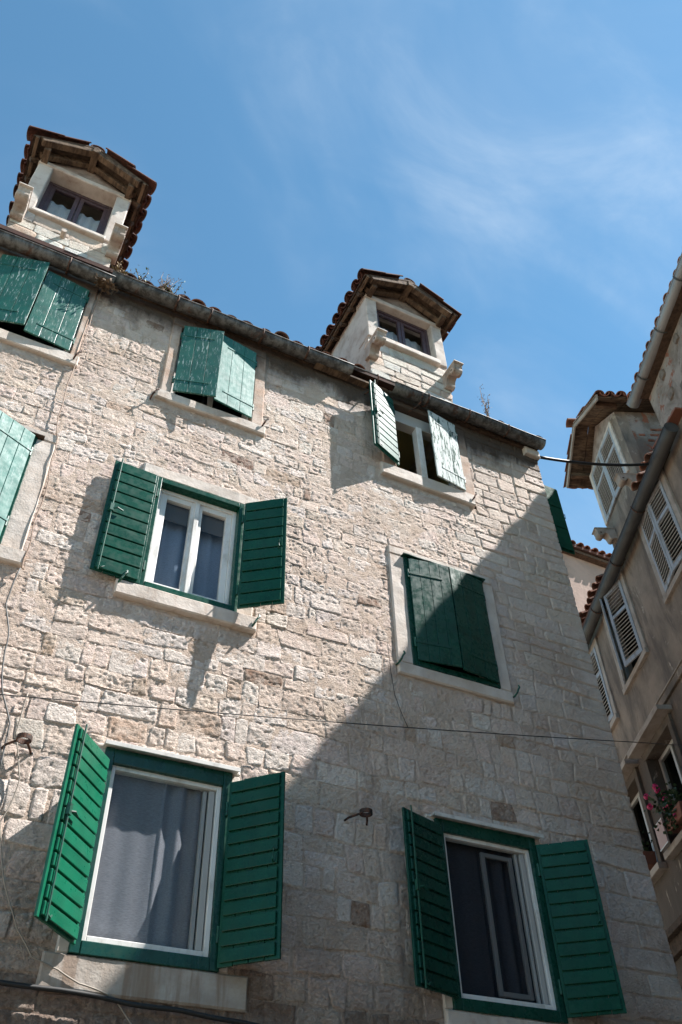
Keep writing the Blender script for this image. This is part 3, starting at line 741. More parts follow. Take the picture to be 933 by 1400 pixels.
def shutter(parent, hx, hy, z0, z1, w, ang, side, mat, inner, label, nb=13, mat_out=None, rod=False, straps=True, npl=4, t=0.034):
    """leaf hinged at (hx,hy); ang = direction of the leaf seen from above, 0 = to the right, 90 = straight out.
    side = +1 left-hinged (outer face is local -y), -1 right-hinged"""
    sh = empty('shutter', (hx, hy, z0), -R_(ang), parent)
    sh['label'] = label
    H = z1 - z0; so = -side
    mo = mat_out or mat
    # outer layer: vertical planks
    yo0, yo1 = sorted((so * 0.0, so * 0.019))
    for k in range(npl):
        a = w * k / npl + (0.0015 if k else 0); b = w * (k + 1) / npl - 0.0015
        dz = random.uniform(-0.003, 0.003)
        B('plank', mo, sh, a, b, yo0, yo1, 0 + dz, H + dz, 0.003)
    # inner layer: horizontal boards with open joints
    yi0, yi1 = sorted((-so * 0.001, -so * 0.019))
    p = (H - 0.02) / nb
    e0, e1 = 0.022, w - 0.03
    if inner == 'h':
        for k in range(nb):
            a = 0.01 + p * k; dj = random.uniform(-0.0025, 0.0025)
            bb = MB().box(e0, e1, yi0, yi1, a + 0.008 + dj, a + p - 0.008 + dj)
            bb.build('board', mat, sh, bevel=0.004)
    if straps:
        for zs in (H * 0.16, H * 0.84):
            ys = so * 0.0215
            MB().bar((-0.012, ys, zs), (w * 0.80, ys, zs), 0.005, 0.022).build('strap_hinge', mo, sh, bevel=0.0015)
            MB().tube([(-0.012, ys * 0.4, zs - 0.05), (-0.012, ys * 0.4, zs + 0.05)], 0.011, 8).build('hinge_pin', 'green_iron', sh)
    if rod:
        MB().tube([(w - 0.055, -so * 0.032, -0.015), (w - 0.055, -so * 0.032, H + 0.015)], 0.007, 6).build('rod', 'green_iron', sh)
        m = MB()
        m.tube([(w - 0.055, -so * 0.034, H * 0.52), (w - 0.10, -so * 0.05, H * 0.53), (w - 0.15, -so * 0.045, H * 0.52)], 0.008, 6)
        m.box(w - 0.07, w - 0.04, *sorted((-so * 0.02, -so * 0.045)), H * 0.5, H * 0.56)
        m.build('latch', 'green_iron', sh)
        MB().tube([(w - 0.055, -so * 0.03, 0.03), (w - 0.08, -so * 0.04, 0.01), (w - 0.10, -so * 0.035, 0.03)], 0.006, 6).build('hook', 'green_iron', sh)
    elif inner == 'h':
        MB().tube([(w - 0.06, -so * 0.022, H * 0.48), (w - 0.05, -so * 0.05, H * 0.485), (w - 0.045, -so * 0.05, H * 0.545), (w - 0.06, -so * 0.022, H * 0.55)], 0.006, 6).build('handle', 'green_iron', sh)
    return sh

def shutter_dog(parent, x, z, y=-0.03, mat='green_iron', lean=0.03):
    MB().tube([(x - lean, 0.01, z - 0.05), (x - lean, y - 0.03, z - 0.055), (x - lean * 0.6, y - 0.06, z - 0.03), (x, y - 0.065, z + 0.01), (x + lean * 0.6, y - 0.06, z + 0.035), (x + lean * 0.4, y - 0.06, z + 0.06)],
              [0.008, 0.009, 0.010, 0.009, 0.010, 0.007], 7).build('shutter_hook', mat, parent)

# --- lower left window
wl_ = empty('window', (0, 0, 0), 0, house); fr = (1.02, 1.95, 3.32, 4.645)
wl_['label'] = 'wide window with grey net curtain and white inner frame'
surround(wl_, 'lower_left', fr, 'sill_stained', 'wall_ashlar', proud=0.010, lint=2, sill_out=0.03, smat='sill_stained', sill=(0.88, 2.15))
outer_frame(wl_, fr, 0.065, 'green_paint_dark', wb=0.075, wt=0.11)
frame_rect('inner_frame', 'white_frame', wl_, 1.08, 1.885, 3.40, 4.54, 0.035, -0.005, 0.06)
MB().box(1.80, 1.842, 0.012, 0.045, 3.44, 4.50).box(1.762, 1.79, 0.028, 0.058, 3.44, 4.50).build('sash', 'grey_frame', wl_, bevel=0.004)
pane(wl_, 1.11, 1.85, 3.43, 4.51, 0.022)
room(wl_, 1.02, 1.95, 3.32, 4.66)
MB().box(1.0, 1.99, -0.075, -0.005, 4.655, 4.668).box(1.0, 1.99, -0.084, -0.074, 4.638, 4.670).build('drip_board', 'flashing', wl_, bevel=0.002)
curtain(1.09, 1.88, 3.36, 4.57, 0.062, 'net_grey', 'grey net curtain half lit by sun in the lower left window', amp=0.016, freq=36, flat=0.5)
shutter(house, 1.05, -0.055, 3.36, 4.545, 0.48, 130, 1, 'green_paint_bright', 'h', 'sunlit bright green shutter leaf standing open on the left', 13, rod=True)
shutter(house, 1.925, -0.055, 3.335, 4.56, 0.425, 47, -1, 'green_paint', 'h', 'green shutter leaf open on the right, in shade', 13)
# --- lower right window
wr_ = empty('window', (0, 0, 0), 0, house); fr = (3.66, 4.62, 3.28, 4.635)
wr_['label'] = 'shaded window with dark curtain and white frame'
surround(wr_, 'lower_right', fr, 'trim_stone', 'wall_ashlar', proud=0.010, lint=2, sill_out=0.03)
outer_frame(wr_, fr, 0.065, 'green_paint_dark', wb=0.075, wt=0.10)
frame_rect('inner_frame', 'white_frame', wr_, 3.72, 4.56, 3.36, 4.54, 0.035, -0.005, 0.06)
MB().box(4.47, 4.512, 0.012, 0.045, 3.40, 4.50).box(4.43, 4.455, 0.028, 0.058, 3.40, 4.50).build('sash', 'grey_frame', wr_, bevel=0.004)
frame_rect('sash', 'dull_frame', wr_, 4.10, 4.40, 3.42, 4.46, 0.035, 0.030, 0.055)
pane(wr_, 3.75, 4.53, 3.39, 4.51, 0.022)
room(wr_, 3.66, 4.62, 3.28, 4.64)
MB().box(3.63, 4.68, -0.075, -0.005, 4.645, 4.658).box(3.63, 4.68, -0.084, -0.074, 4.628, 4.660).build('drip_board', 'flashing', wr_, bevel=0.002)
curtain(3.74, 4.55, 3.32, 4.57, 0.085, 'net_dark', 'dark curtain with soft folds in the lower right window', amp=0.02, freq=34, flat=0.45)
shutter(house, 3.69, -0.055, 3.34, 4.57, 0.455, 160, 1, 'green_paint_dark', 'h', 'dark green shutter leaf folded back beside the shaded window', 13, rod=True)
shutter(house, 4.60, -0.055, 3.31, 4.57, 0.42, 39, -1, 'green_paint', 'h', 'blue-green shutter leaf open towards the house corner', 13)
# --- middle left window
wm = empty('window', (0, 0, 0), 0, house); fr = (1.02, 1.885, 6.085, 7.375)
wm['label'] = 'white casement window in a green outer frame'
surround(wm, 'mid_left', fr, 'trim_stone', 'trim_stone', sill=(0.85, 2.06), sill_out=0.06)
outer_frame(wm, fr, 0.055, 'green_paint', wb=0.06)
frame_rect('inner_frame', 'white_frame', wm, 1.07, 1.835, 6.14, 7.32, 0.04, 0.045, 0.12)
for a, b in ((1.112, 1.452), (1.454, 1.794)):
    frame_rect('sash', 'white_frame', wm, a, b, 6.185, 7.278, 0.055, 0.06, 0.11)
    pane(wm, a + 0.05, b - 0.05, 6.235, 7.228, 0.085)
    B('roller_blind', 'roller_blind', wm, a + 0.05, b - 0.05, 0.118, 0.124, 7.02, 7.24, 0)
B('mullion_strip', 'white_frame', wm, 1.430, 1.476, 0.043, 0.059, 6.185, 7.278, 0.006)
room(wm, 1.02, 1.885, 6.085, 7.375)
curtain(1.12, 1.80, 6.14, 7.33, 0.19, 'net_sky_reflection', 'curtain behind the white casement window, tinted like the reflected sky', amp=0.012, freq=30)
shutter(house, 1.035, -0.055, 6.09, 7.36, 0.41, 177, 1, 'green_paint', 'h', 'green shutter leaf folded back flat to the sunny wall', 10, rod=True)
shutter(house, 1.872, -0.06, 6.115, 7.365, 0.405, 36, -1, 'green_paint', 'h', 'dark green shutter leaf standing open beside the casement', 10)
shutter_dog(house, 0.90, 6.10); shutter_dog(house, 2.05, 6.03)
# --- middle right window, closed
wc = empty('window', (0, 0, 0), 0, house); fr = (3.60, 4.555, 6.07, 7.38)
wc['label'] = 'window closed behind dark green plank shutters'
surround(wc, 'mid_right', fr, 'trim_stone', 'trim_stone', sill_out=0.035)
outer_frame(wc, fr, 0.055, 'green_paint_dark')
frame_rect('inner_frame', 'white_frame', wc, 3.66, 4.495, 6.13, 7.32, 0.05, 0.08, 0.13)
pane(wc, 3.70, 4.455, 6.17, 7.28, 0.10)
B('drip_board', 'green_paint_dark', wc, 3.585, 4.57, -0.075, 0.0, 7.378, 7.392, 0.002)
room(wc, 3.60, 4.555, 6.07, 7.38)
shutter(house, 3.645, -0.042, 6.115, 7.345, 0.44, 8, 1, 'green_paint_dark', 'h', 'left leaf of the closed dark green shutters, half sunlit', 8, npl=4)
shutter(house, 4.520, -0.042, 6.11, 7.36, 0.43, 173, -1, 'green_paint_dark', 'h', 'right leaf of the closed dark green shutters, in shade', 8, npl=3)
shutter_dog(house, 3.46, 6.08); shutter_dog(house, 4.71, 6.06)
# --- top left window, ajar
wt = empty('window', (0, 0, 0), 0, house); fr = (0.99, 1.89, 8.60, 9.80)
wt['label'] = 'window with brownish stone jambs close under the gutter'
surround(wt, 'top_left', fr, 'trim_stone', 'trim_stone_pink', sill=(0.86, 2.04), sill_out=0.045)
frame_rect('inner_frame', 'white_frame', wt, 1.005, 1.875, 8.605, 9.795, 0.06, 0.06, 0.12)
pane(wt, 1.06, 1.82, 8.66, 9.74, 0.09)
B('mullion_strip', 'white_frame', wt, 1.42, 1.47, 0.055, 0.125, 8.66, 9.74)
room(wt, 0.99, 1.89, 8.60, 9.80)
shutter(house, 1.015, -0.035, 8.625, 9.795, 0.44, 16, 1, 'green_paint_weathered', 'p', 'peeling green shutter leaf ajar under the gutter', 8, npl=3)
shutter(house, 1.868, -0.035, 8.645, 9.805, 0.45, 171, -1, 'green_paint_pale', 'p', 'pale glinting weathered shutter leaf', 8, npl=3)
shutter_dog(house, 2.03, 8.64, mat='iron'); shutter_dog(house, 0.85, 8.48, mat='iron')
# --- top right window, open
wo = empty('window', (0, 0, 0), 0, house); fr = (3.63, 4.57, 8.72, 9.93)
wo['label'] = 'open window below the broken gutter, room showing dark'
surround(wo, 'top_right', fr, 'trim_stone', 'trim_stone_pink', sill=(3.43, 4.66), sill_out=0.055)
frame_rect('inner_frame', 'grey_frame', wo, 3.645, 4.555, 8.725, 9.925, 0.05, 0.08, 0.16)
B('transom', 'grey_frame', wo, 3.645, 4.555, 0.05, 0.17, 9.70, 9.90)
B('sash', 'white_frame', wo, 4.02, 4.10, 0.04, 0.14, 8.76, 9.72)
B('sash', 'white_frame', wo, 4.46, 4.52, 0.06, 0.14, 8.76, 9.72)
pane(wo, 4.10, 4.46, 8.78, 9.70, 0.10)
room(wo, 3.63, 4.57, 8.72, 9.93, mat='room_yellow', dy=2.2)
shutter(house, 3.665, -0.05, 8.76, 9.92, 0.44, 158, 1, 'green_paint_teal', 'h', 'weathered green shutter leaf swung open, casting a shadow', 10, rod=True)
shutter(house, 4.535, -0.05, 8.72, 9.90, 0.43, 171, -1, 'green_paint_weathered', 'h', 'shutter leaf with white flaking paint, nearly closed', 8, mat_out='white_paint_flaking', npl=3)
shutter_dog(house, 4.64, 8.66, mat='iron')
# --- window at the left edge, top
we = empty('window', (0, 0, 0), 0, house); fr = (-0.98, -0.02, 8.64, 9.78)
we['label'] = 'window shuttered in peeling green at the left edge'
surround(we, 'edge_top', fr, 'trim_stone', 'trim_stone_pink', sill=(-1.15, 0.07), sill_out=0.045)
frame_rect('inner_frame', 'white_frame', we, -0.965, -0.035, 8.645, 9.775, 0.06, 0.06, 0.12)
pane(we, -0.91, -0.09, 8.70, 9.72, 0.09)
room(we, -0.98, -0.02, 8.64, 9.78)
shutter(house, -0.955, -0.035, 8.655, 9.80, 0.475, 14, 1, 'green_paint_weathered', 'p', 'peeling green shutter leaf ajar at the left edge', 8, npl=3)
shutter(house, -0.045, -0.035, 8.66, 9.76, 0.45, 174, -1, 'green_paint_weathered', 'p', 'peeling green shutter leaf with a jagged shadow', 8, npl=3)
shutter_dog(house, 0.05, 8.62, mat='iron')
# --- window at the left edge, middle
wd = empty('window', (0, 0, 0), 0, house); fr = (-0.99, -0.055, 6.11, 7.37)
wd['label'] = 'window at the left edge behind glinting pale green shutters'
surround(wd, 'edge_mid', fr, 'trim_stone', 'trim_stone', sill_out=0.045, sill=(-1.18, 0.14))
outer_frame(wd, fr, 0.05, 'green_paint')
B('drip_board', 'dark_timber', wd, -1.0, -0.0, -0.07, 0.0, 7.368, 7.380, 0.002)
pane(wd, -0.92, -0.12, 6.17, 7.32, 0.10)
room(wd, -0.99, -0.055, 6.11, 7.37)
shutter(house, -0.975, -0.05, 6.14, 7.35, 0.44, 8, 1, 'green_paint_pale', 'p', 'left leaf of the pale green shutters, cut by the picture edge', 8)
shutter(house, -0.085, -0.05, 6.14, 7.35, 0.45, 155, -1, 'green_paint_pale', 'p', 'pale green plank shutter leaf glinting in the sun', 8)
# --- shutter on the side wall
shutter(house, XR + 0.03, 0.30, 8.74, 9.90, 0.53, 0, -1, 'green_paint_side', 'h', 'green shutter leaf sticking out from the side wall', 3, npl=3, straps=False)
# masonry above, between and beside the upper windows: cornice stones of the corner
rough_block('corner_bracket', 'trim_stone', house, XR - 0.20, XR + 0.03, -0.07, 0.1, 9.93, 10.06, 0.01)

# ---- dormers --------------------------------------------------------------
def corbel(parent, xc, ztop, proj=0.29, w=0.135, h=0.36, mat='trim_stone'):
    """scrolled stone bracket, profile in (y,z)"""
    prof = [(0.06, ztop), (-proj - 0.02, ztop), (-proj - 0.02, ztop - 0.035), (-proj, ztop - 0.05), (-proj, ztop - 0.07)]
    r = 0.062; cy, cz = -proj + r + 0.005, ztop - 0.07 - r
    for k in range(10):
        a = R_(150 + k * 22); prof.append((cy + r * math.cos(a) * 1.0, cz + r * math.sin(a)))
    prof += [(cy + 0.085, cz + 0.0), (cy + 0.12, cz - 0.03), (cy + 0.14, cz - 0.09)]
    r2 = 0.045; cy2, cz2 = cy + 0.185, cz - 0.10
    for k in range(7):
        a = R_(180 + k * 24); prof.append((cy2 + r2 * math.cos(a), cz2 + r2 * math.sin(a)))
    prof += [(0.06, cz2 - 0.03)]
    o = MB().prism(prof, 'x', xc - w / 2, xc + w / 2).build('corbel', 'sill_stained' if mat == 'trim_stone' else mat, parent, bevel=0.006)
    for sx in (-1, 1):                                   # scroll eyes on the cheeks
        m = MB().tube([(xc + sx * (w / 2 - 0.004), cy, cz), (xc + sx * (w / 2 + 0.006), cy, cz)], 0.040, 12)
        m.build('scroll_eye', mat, parent, bevel=0.003)
        m = MB().tube([(xc + sx * (w / 2 - 0.004), cy, cz), (xc + sx * (w / 2 + 0.007), cy, cz)], 0.019, 10); m.build('scroll_eye', 'dark_timber', parent)
    MB().box(xc - w / 2 - 0.008, xc + w / 2 + 0.008, -proj - 0.034, 0.05, ztop - 0.032, ztop - 0.012).build('abacus', mat, parent, bevel=0.004)
    return o
def dormer(parent, label, X0, X1, zs, zl, zb, base_rough, cheek, over=0.38, side=0.22, apex_dz=0.42, depth=2.6, corb=None, tile=TILE_D, sill_full=False, rear=1.2,
           rf_z=None, wood='old_timber', win='casement', rec=0.155, opx=None, front_mat='render_white'):
    d = empty('dormer', (0, 0, 0), 0, parent); d['label'] = label
    xc = (X0 + X1) / 2
    o0, o1 = opx or (X0 + 0.17, X1 - 0.17)
    zt = zl + 0.09                                        # top of lintel = eave height of wall
    pit = math.atan2(apex_dz, (X1 - X0) / 2 + side)
    # cheeks and base
    prof = [(0.0, zb), (0.0, zt), (depth, zt), (depth, zb)]
    MB().prism([(0.012, zb), (0.012, zt + 0.0), (depth, zt + 0.0), (depth, zb)], 'x', X0 + 0.006, X0 + 0.1).build('cheek', cheek, d)
    MB().prism([(0.012, zb), (0.012, zt + 0.0), (depth, zt + 0.0), (depth, zb)], 'x', X1 - 0.1, X1 - 0.006).build('cheek', cheek, d)
    # jambs, lintel, sill
    rough_block('jamb', front_mat, d, X0, o0, -0.02, 0.24, zs - 0.03, zl, 0.006, seed=X0)
    rough_block('jamb', front_mat, d, o1, X1, -0.02, 0.24, zs - 0.03, zl, 0.006, seed=X1)
    rough_block('lintel', front_mat, d, X0 - 0.01, X1 + 0.01, -0.03, 0.24, zl, zt, 0.006, seed=zl)
    rough_block('window_sill', 'trim_stone', d, o0 - 0.03, o1 + 0.03, -0.055 if not sill_full else -0.07, 0.2, zs - (0.07 if not sill_full else 0.10), zs, 0.005, seed=zs)
    # base masonry under the window
    ns = 0; zz = zb
    while zz < zs - 0.08 - (0.03 if sill_full else 0):
        z1 = min(zz + random.uniform(0.13, 0.2), zs - (0.07 if not sill_full else 0.10))
        if zs - 0.10 - z1 < 0.05: z1 = zs - (0.07 if not sill_full else 0.10)
        xx = X0
        while xx < X1 - 0.01:
            x1 = min(X1, xx + random.uniform(0.2, 0.42))
            if X1 - x1 < 0.12: x1 = X1
            V, F = stone_geo(xx, x1, zz, z1, True)
            # keep it on the dormer, no course warp outside the wall
            V = [(min(max(x, X0), X1), y - 0.004, z_) for x, y, z_ in V]
            so_ = link('stone', V, F, 'stone', d, smooth=True); cc = tint_for(2.0, 8.0); set_tint(so_.data, [(*[min(0.6, v * 1.08) for v in cc], 1)] * len(V))
            xx = x1
        zz = z1
    MB().box(X0 + 0.002, X1 - 0.002, 0.004, 0.1, zb, zs).build('base_wall', 'mortar', d)
    # gable infill
    zi = zt - 0.06 + math.tan(pit) * ((X1 - X0) / 2)
    MB().prism([(X0 + 0.01, zt), (X1 - 0.01, zt), (xc, zi + 0.06)], 'y', 0.0, 0.08).build('gable', 'gable_render', d)
    # joinery
    fm = 'plum_frame'
    if win == 'casement':
        frame_rect('window_frame', fm, d, o0, o1, zs, zl - 0.005, 0.045, rec, rec + 0.065)
        xm = (o0 + o1) / 2
        for a, b in ((o0 + 0.045, xm - 0.004), (xm + 0.004, o1 - 0.045)):
            frame_rect('sash', fm, d, a, b, zs + 0.045, zl - 0.05, 0.05, rec + 0.015, rec + 0.06)
            pane(d, a + 0.045, b - 0.045, zs + 0.09, zl - 0.095, rec + 0.035)
        room(d, o0, o1, zs, zl, y0=0.24, dy=1.2, grow=0.08)
    # roof boards : two slopes
    ax, az = xc, zt - 0.03 + apex_dz
    ex0, ex1 = X0 - side, X1 + side
    def slope(x): return az - abs(x - ax) * (apex_dz / ((ex1 - ex0) / 2))
    yf, yb = -over, depth
    th = 0.035
    for sgn, ex in ((-1, ex0), (1, ex1)):
        nb_ = 7
        # boards run across the slope's rafters: seen from below as a soffit
        K = 12
        for k in range(K):
            ya = yf + 0.03 + (yb - yf) * k / K; yb_ = yf + 0.03 + (yb - yf) * (k + 1) / K - 0.012
            zz0 = random.uniform(-0.004, 0.004)
            MB().add([(ax, ya, slope(ax) + zz0), (ex, ya, slope(ex) + zz0), (ex, yb_, slope(ex) + zz0), (ax, yb_, slope(ax) + zz0),
                      (ax, ya, slope(ax) + th + zz0), (ex, ya, slope(ex) + th + zz0), (ex, yb_, slope(ex) + th + zz0), (ax, yb_, slope(ax) + th + zz0)],
                     [(0, 1, 2, 3), (7, 6, 5, 4), (0, 4, 5, 1), (1, 5, 6, 2), (2, 6, 7, 3), (3, 7, 4, 0)]).build('roof_board', 'dark_timber', d)
        # barge rafters, doubled and a bit crooked
        for q, (yy, dz, ww) in enumerate(((yf + 0.07, -0.045, 0.085), (yf + 0.24, -0.05, 0.07))):
            MB().bar((ax - sgn * 0.01, yy + 0.01, slope(ax) + dz), (ex - sgn * (0.10 + 0.02 * q), yy - 0.012, slope(ex - sgn * 0.1) + dz), ww, 0.085).build('rafter', wood, d, bevel=0.008)
        # eave plate and short rafter ends under the side eave
        MB().bar((ex - sgn * 0.05, yf + 0.02, slope(ex - sgn * 0.05) - 0.028), (ex - sgn * 0.05, yb, slope(ex - sgn * 0.05) - 0.028), 0.04, 0.045).build('eave_batten', wood, d, bevel=0.005)
        y = 0.0
        while y < depth - 0.2:
            MB().bar((ex - sgn * 0.03, y, slope(ex - sgn * 0.03) - 0.06), (ex - sgn * (side + 0.03), y, slope(ex - sgn * (side + 0.03)) - 0.06), 0.05, 0.06).build('rafter_end', 'dark_timber', d)
            y += 0.27
        # purlin stub
        MB().bar((ex - sgn * (side + 0.05), yf + 0.10, slope(ex - sgn * (side + 0.05)) - 0.11), (ex - sgn * (side + 0.05), 0.06, slope(ex - sgn * (side + 0.05)) - 0.11), 0.075, 0.085).build('purlin', wood, d, bevel=0.008)
        # tiles : columns from ridge to eave, marching back
        y = yf + 0.06; L = math.hypot(ex - ax, apex_dz)
        dv = Vector((ex - ax, 0, -apex_dz)).normalized(); nv = Vector((dv.z * -1 * (1 if sgn > 0 else -1) * sgn, 0, abs(dv.x)))
        nv = Vector((sgn * apex_dz, 0, abs(ex - ax))).normalized()
        while y < depth:
            nT = max(2, math.ceil((L + 0.05) / 0.36))
            for k in range(nT):
                end = L + 0.05 - (nT - 1 - k) * 0.34
                st = end - 0.42
                if end < 0.25: continue
                px = Vector((ax, y + random.uniform(-0.01, 0.01), az + th)) + dv * st + nv * (0.012 + 0.012 * (nT - 1 - k) * 0 + random.uniform(0, 0.008))
                put_tile(d, px, dv, nv, tile)
                if k == nT - 1:                           # the trough tile between covers
                    put_tile(d, px + Vector((0, 0.1, 0)) + dv * -0.03 + nv * 0.055, dv, nv, tile, flip=True)
            y += 0.2
    MB().bar((ax, yf + 0.02, slope(ax) - 0.075), (ax, 0.06, slope(ax) - 0.075), 0.085, 0.11).build('ridge_beam', wood, d, bevel=0.008)
    y = yf + 0.02
    while y < depth - 0.2:
        put_tile(d, (ax, y + 0.42, az + th - 0.02), (0, -1, 0.0), (0, 0, 1), tile, name='ridge_tile', sc=0.98); y += 0.36
    for c_ in (corb or []): corbel(d, c_[0], c_[1])
    return d
dormer(house, 'left dormer with plum casement', -1.06, 0.07, 10.93, 11.99, 10.0, None, 'gable_render', over=0.31, side=0.14, apex_dz=0.38, depth=2.4,
       corb=((-1.01, 10.85), (0.055, 10.85)))
dormer(house, 'right dormer with broad stone sill', 3.41, 4.64, 11.27, 12.17, 10.0, None, 'render_white', over=0.31, side=0.14, apex_dz=0.40, depth=2.6,
       corb=((3.44, 10.98), (4.59, 10.98)), sill_full=True, rec=0.08)
curtain(-0.86, -0.11, 10.96, 11.70, 0.245, 'net_white', 'white net curtain in the left dormer window', amp=0.012, freq=40)
curtain(3.62, 4.44, 11.30, 12.0, 0.245, 'net_white', 'white net curtain in the right dormer window', amp=0.012, freq=40)
MB().tube([(-0.50, 0.0, 10.62), (-0.50, -0.10, 10.62)], 0.03, 8).build('pipe_stub', 'trim_stone', house)

# ---- iron brackets with rings (old line holders)
def ring_bracket(x, z, label, flip=1):
    o = empty('ring_bracket', (x, 0, z)); tag(o, label, 'bracket', 'rusty iron ring brackets on the wall'); o.scale = (0.8,) * 3
    pts = []
    MB().tube([(-0.14 * flip, 0.01, -0.03), (-0.12 * flip, -0.05, -0.02), (-0.04 * flip, -0.13, 0.0)], 0.011, 7).build('arm', 'iron', o)
    MB().tube([(0.10 * flip, 0.01, -0.03), (0.07 * flip, -0.06, -0.02), (0.03 * flip, -0.13, 0.0)], 0.011, 7).build('arm', 'iron', o)
    n = 18; m = MB(); vs = []; fs = []
    for k in range(n):
        a = 2 * math.pi * k / n
        for rr, zz in ((0.062, -0.02), (0.062, 0.02), (0.050, 0.02), (0.050, -0.02)):
            vs.append((rr * math.cos(a), -0.17 + rr * math.sin(a), zz))
    for k in range(n):
        for q in range(4): fs.append((k * 4 + q, ((k + 1) % n) * 4 + q, ((k + 1) % n) * 4 + (q + 1) % 4, k * 4 + (q + 1) % 4))
    m.add(vs, fs).build('ring', 'iron', o)
    return o
ring_bracket(0.47, 4.52, 'rusty iron ring bracket on the sunny wall left of the bright green shutter')
ring_bracket(2.98, 4.50, 'black iron ring bracket on the shaded wall between the lower windows')

# ================================================================== THE PLASTERED HOUSE (right)
AX = math.atan2(-0.9165, -0.40)
ph = empty('plastered_house', (7.369 * 0.983, -5.5 + 2.284 * 0.983, 0.027), AX); ph.scale = (0.983,) * 3
tag(ph, 'tall ochre plastered house with louvred shutters across the alley', 'house')
# local x = -s (towards viewer positive), y into the house, z up
HOLES = {'a': (-5.05, -4.02, 9.95, 11.47), 'b': (-7.38, -6.36, 9.80, 11.38), 'c': (-9.2, -8.18, 9.68, 11.22),
         'd': (-7.42, -6.33, 6.95, 8.42), 'e': (-9.1, -8.02, 6.95, 8.42)}
def plaster_wall(x0, x1, z0, z1, holes, step=0.22):
    xs = np.arange(x0, x1, step).tolist() + [x1]; zs = np.arange(z0, z1, step).tolist() + [z1]
    for a, b, c, d in holes:
        xs = [v for v in xs if abs(v - a) > .04 and abs(v - b) > .04] + [a, b]
        zs = [v for v in zs if abs(v - c) > .04 and abs(v - d) > .04] + [c, d]
    xs = sorted(set(xs)); zs = sorted(set(zs)); m = MB(); w = len(xs)
    vs = [(x, 0.012 * fbm(x * 0.9, 3, z * 0.9) + 0.006 * fbm(x * 3, 8, z * 3), z) for z in zs for x in xs]; fs = []
    for j in range(len(zs) - 1):
        for i in range(w - 1):
            xc, zc = (xs[i] + xs[i + 1]) / 2, (zs[j] + zs[j + 1]) / 2
            if any(a < xc < b and c < zc < d for a, b, c, d in holes): continue
            fs.append((j * w + i, j * w + i + 1, (j + 1) * w + i + 1, (j + 1) * w + i))
    return m.add(vs, fs)
m = plaster_wall(-11.2, 7.0, 0.0, 11.62, HOLES.values())
m.add([(-11.2, 0, 0), (-11.2, 6, 0), (-11.2, 6, 11.6), (-11.2, 0, 11.6)], [(3, 2, 1, 0)])
m.add([(7, 0, 0), (7, 6, 0), (7, 6, 12.9), (7, 0, 12.9)], [(0, 1, 2, 3)])
m.add([(-11.2, 6, 0), (7, 6, 0), (7, 6, 11.6), (-11.2, 6, 11.6)], [(3, 2, 1, 0)])
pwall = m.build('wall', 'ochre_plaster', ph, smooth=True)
m = plaster_wall(-3.48, 7.0, 11.62, 12.92, [])
m.add([(-3.48, 0, 11.62), (-3.48, 6, 11.62), (-3.48, 6, 12.9), (-3.48, 3, 14.2), (-3.48, 0, 12.9)], [(4, 3, 2, 1, 0)])
up_ = m.build('upper_wall', 'patchy_plaster', ph, smooth=True)
# exposed rubble under the high eave
rr_ = random.Random(5)
xk = -3.40
while xk < 0.6:
    zk = 11.85
    while zk < 12.75:
        if rr_.random() < 0.62:
            w_, h_ = rr_.uniform(0.16, 0.30), rr_.uniform(0.13, 0.22)
            n = 9; ring = []
            for k in range(n):
                a = 2 * math.pi * k / n + 0.2; q = rr_.uniform(0.8, 1.05)
                ring.append((xk + 0.15 + math.copysign(abs(math.cos(a)) ** 0.6, math.cos(a)) * w_ / 2 * q, zk + 0.1 + math.copysign(abs(math.sin(a)) ** 0.6, math.sin(a)) * h_ / 2 * q))
            vs = [(x, 0.02, z) for x, z in ring] + [(xk + 0.15 + (x - xk - 0.15) * 0.82, -0.022 - rr_.uniform(0, 0.012), zk + 0.1 + (z - zk - 0.1) * 0.82) for x, z in ring]
            fs = [(k, (k + 1) % n, n + (k + 1) % n, n + k) for k in range(n)] + [tuple(range(n, 2 * n))]
            link('stone', vs, fs, 'rubble', up_)
        zk += 0.25
    xk += rr_.uniform(0.30, 0.38)
# roofs
def shed(parent, x0, x1, ze, y0=-0.22, y1=3.2, pit=0.45, name='roof', mat='roof_tile_dark'):
    m = MB(); z1 = ze + (y1 - y0) * pit
    m.add([(x0, y0, ze), (x1, y0, ze), (x1, y1, z1), (x0, y1, z1), (x0, y0, ze - 0.08), (x1, y0, ze - 0.08), (x1, y1, z1 - 0.08), (x0, y1, z1 - 0.08)],
          [(0, 1, 2, 3), (7, 6, 5, 4), (0, 4, 5, 1), (1, 5, 6, 2), (3, 7, 4, 0)])
    m.add([(x0, y1, z1), (x1, y1, z1), (x1, y1 + 3, ze), (x0, y1 + 3, ze)], [(0, 1, 2, 3)])
    return m.build(name, mat, parent)
def eave_tiles(parent, x0, x1, ze, y0, pit, step=0.21, me=TILE, rows=1):
    dn_ = (0, -1, -pit); up_n = (0, -pit, 1); x = x0
    while x < x1:
        for r in range(rows):
            yy = y0 + 0.34 + r * 0.34 + random.uniform(-0.02, 0.02)
            put_tile(parent, (x, yy, ze + (yy - y0) * pit + 0.02), dn_, up_n, me)
        x += step
rf1 = shed(ph, -3.62, 7.2, 12.99); eave_tiles(rf1, -3.55, 1.2, 12.93, -0.21, 0.45)
rf2 = shed(ph, -11.3, -3.50, 11.62); eave_tiles(rf2, -10.9, -6.6, 11.62, -0.24, 0.45); eave_tiles(rf2, -4.35, -3.6, 11.62, -0.24, 0.45)
B('eave_board', 'dark_timber', ph, -3.5, 7.0, -0.17, 0.03, 12.85, 12.90, 0)
B('eave_board', 'dark_timber', ph, -11.2, -3.52, -0.15, 0.03, 11.56, 11.60, 0)
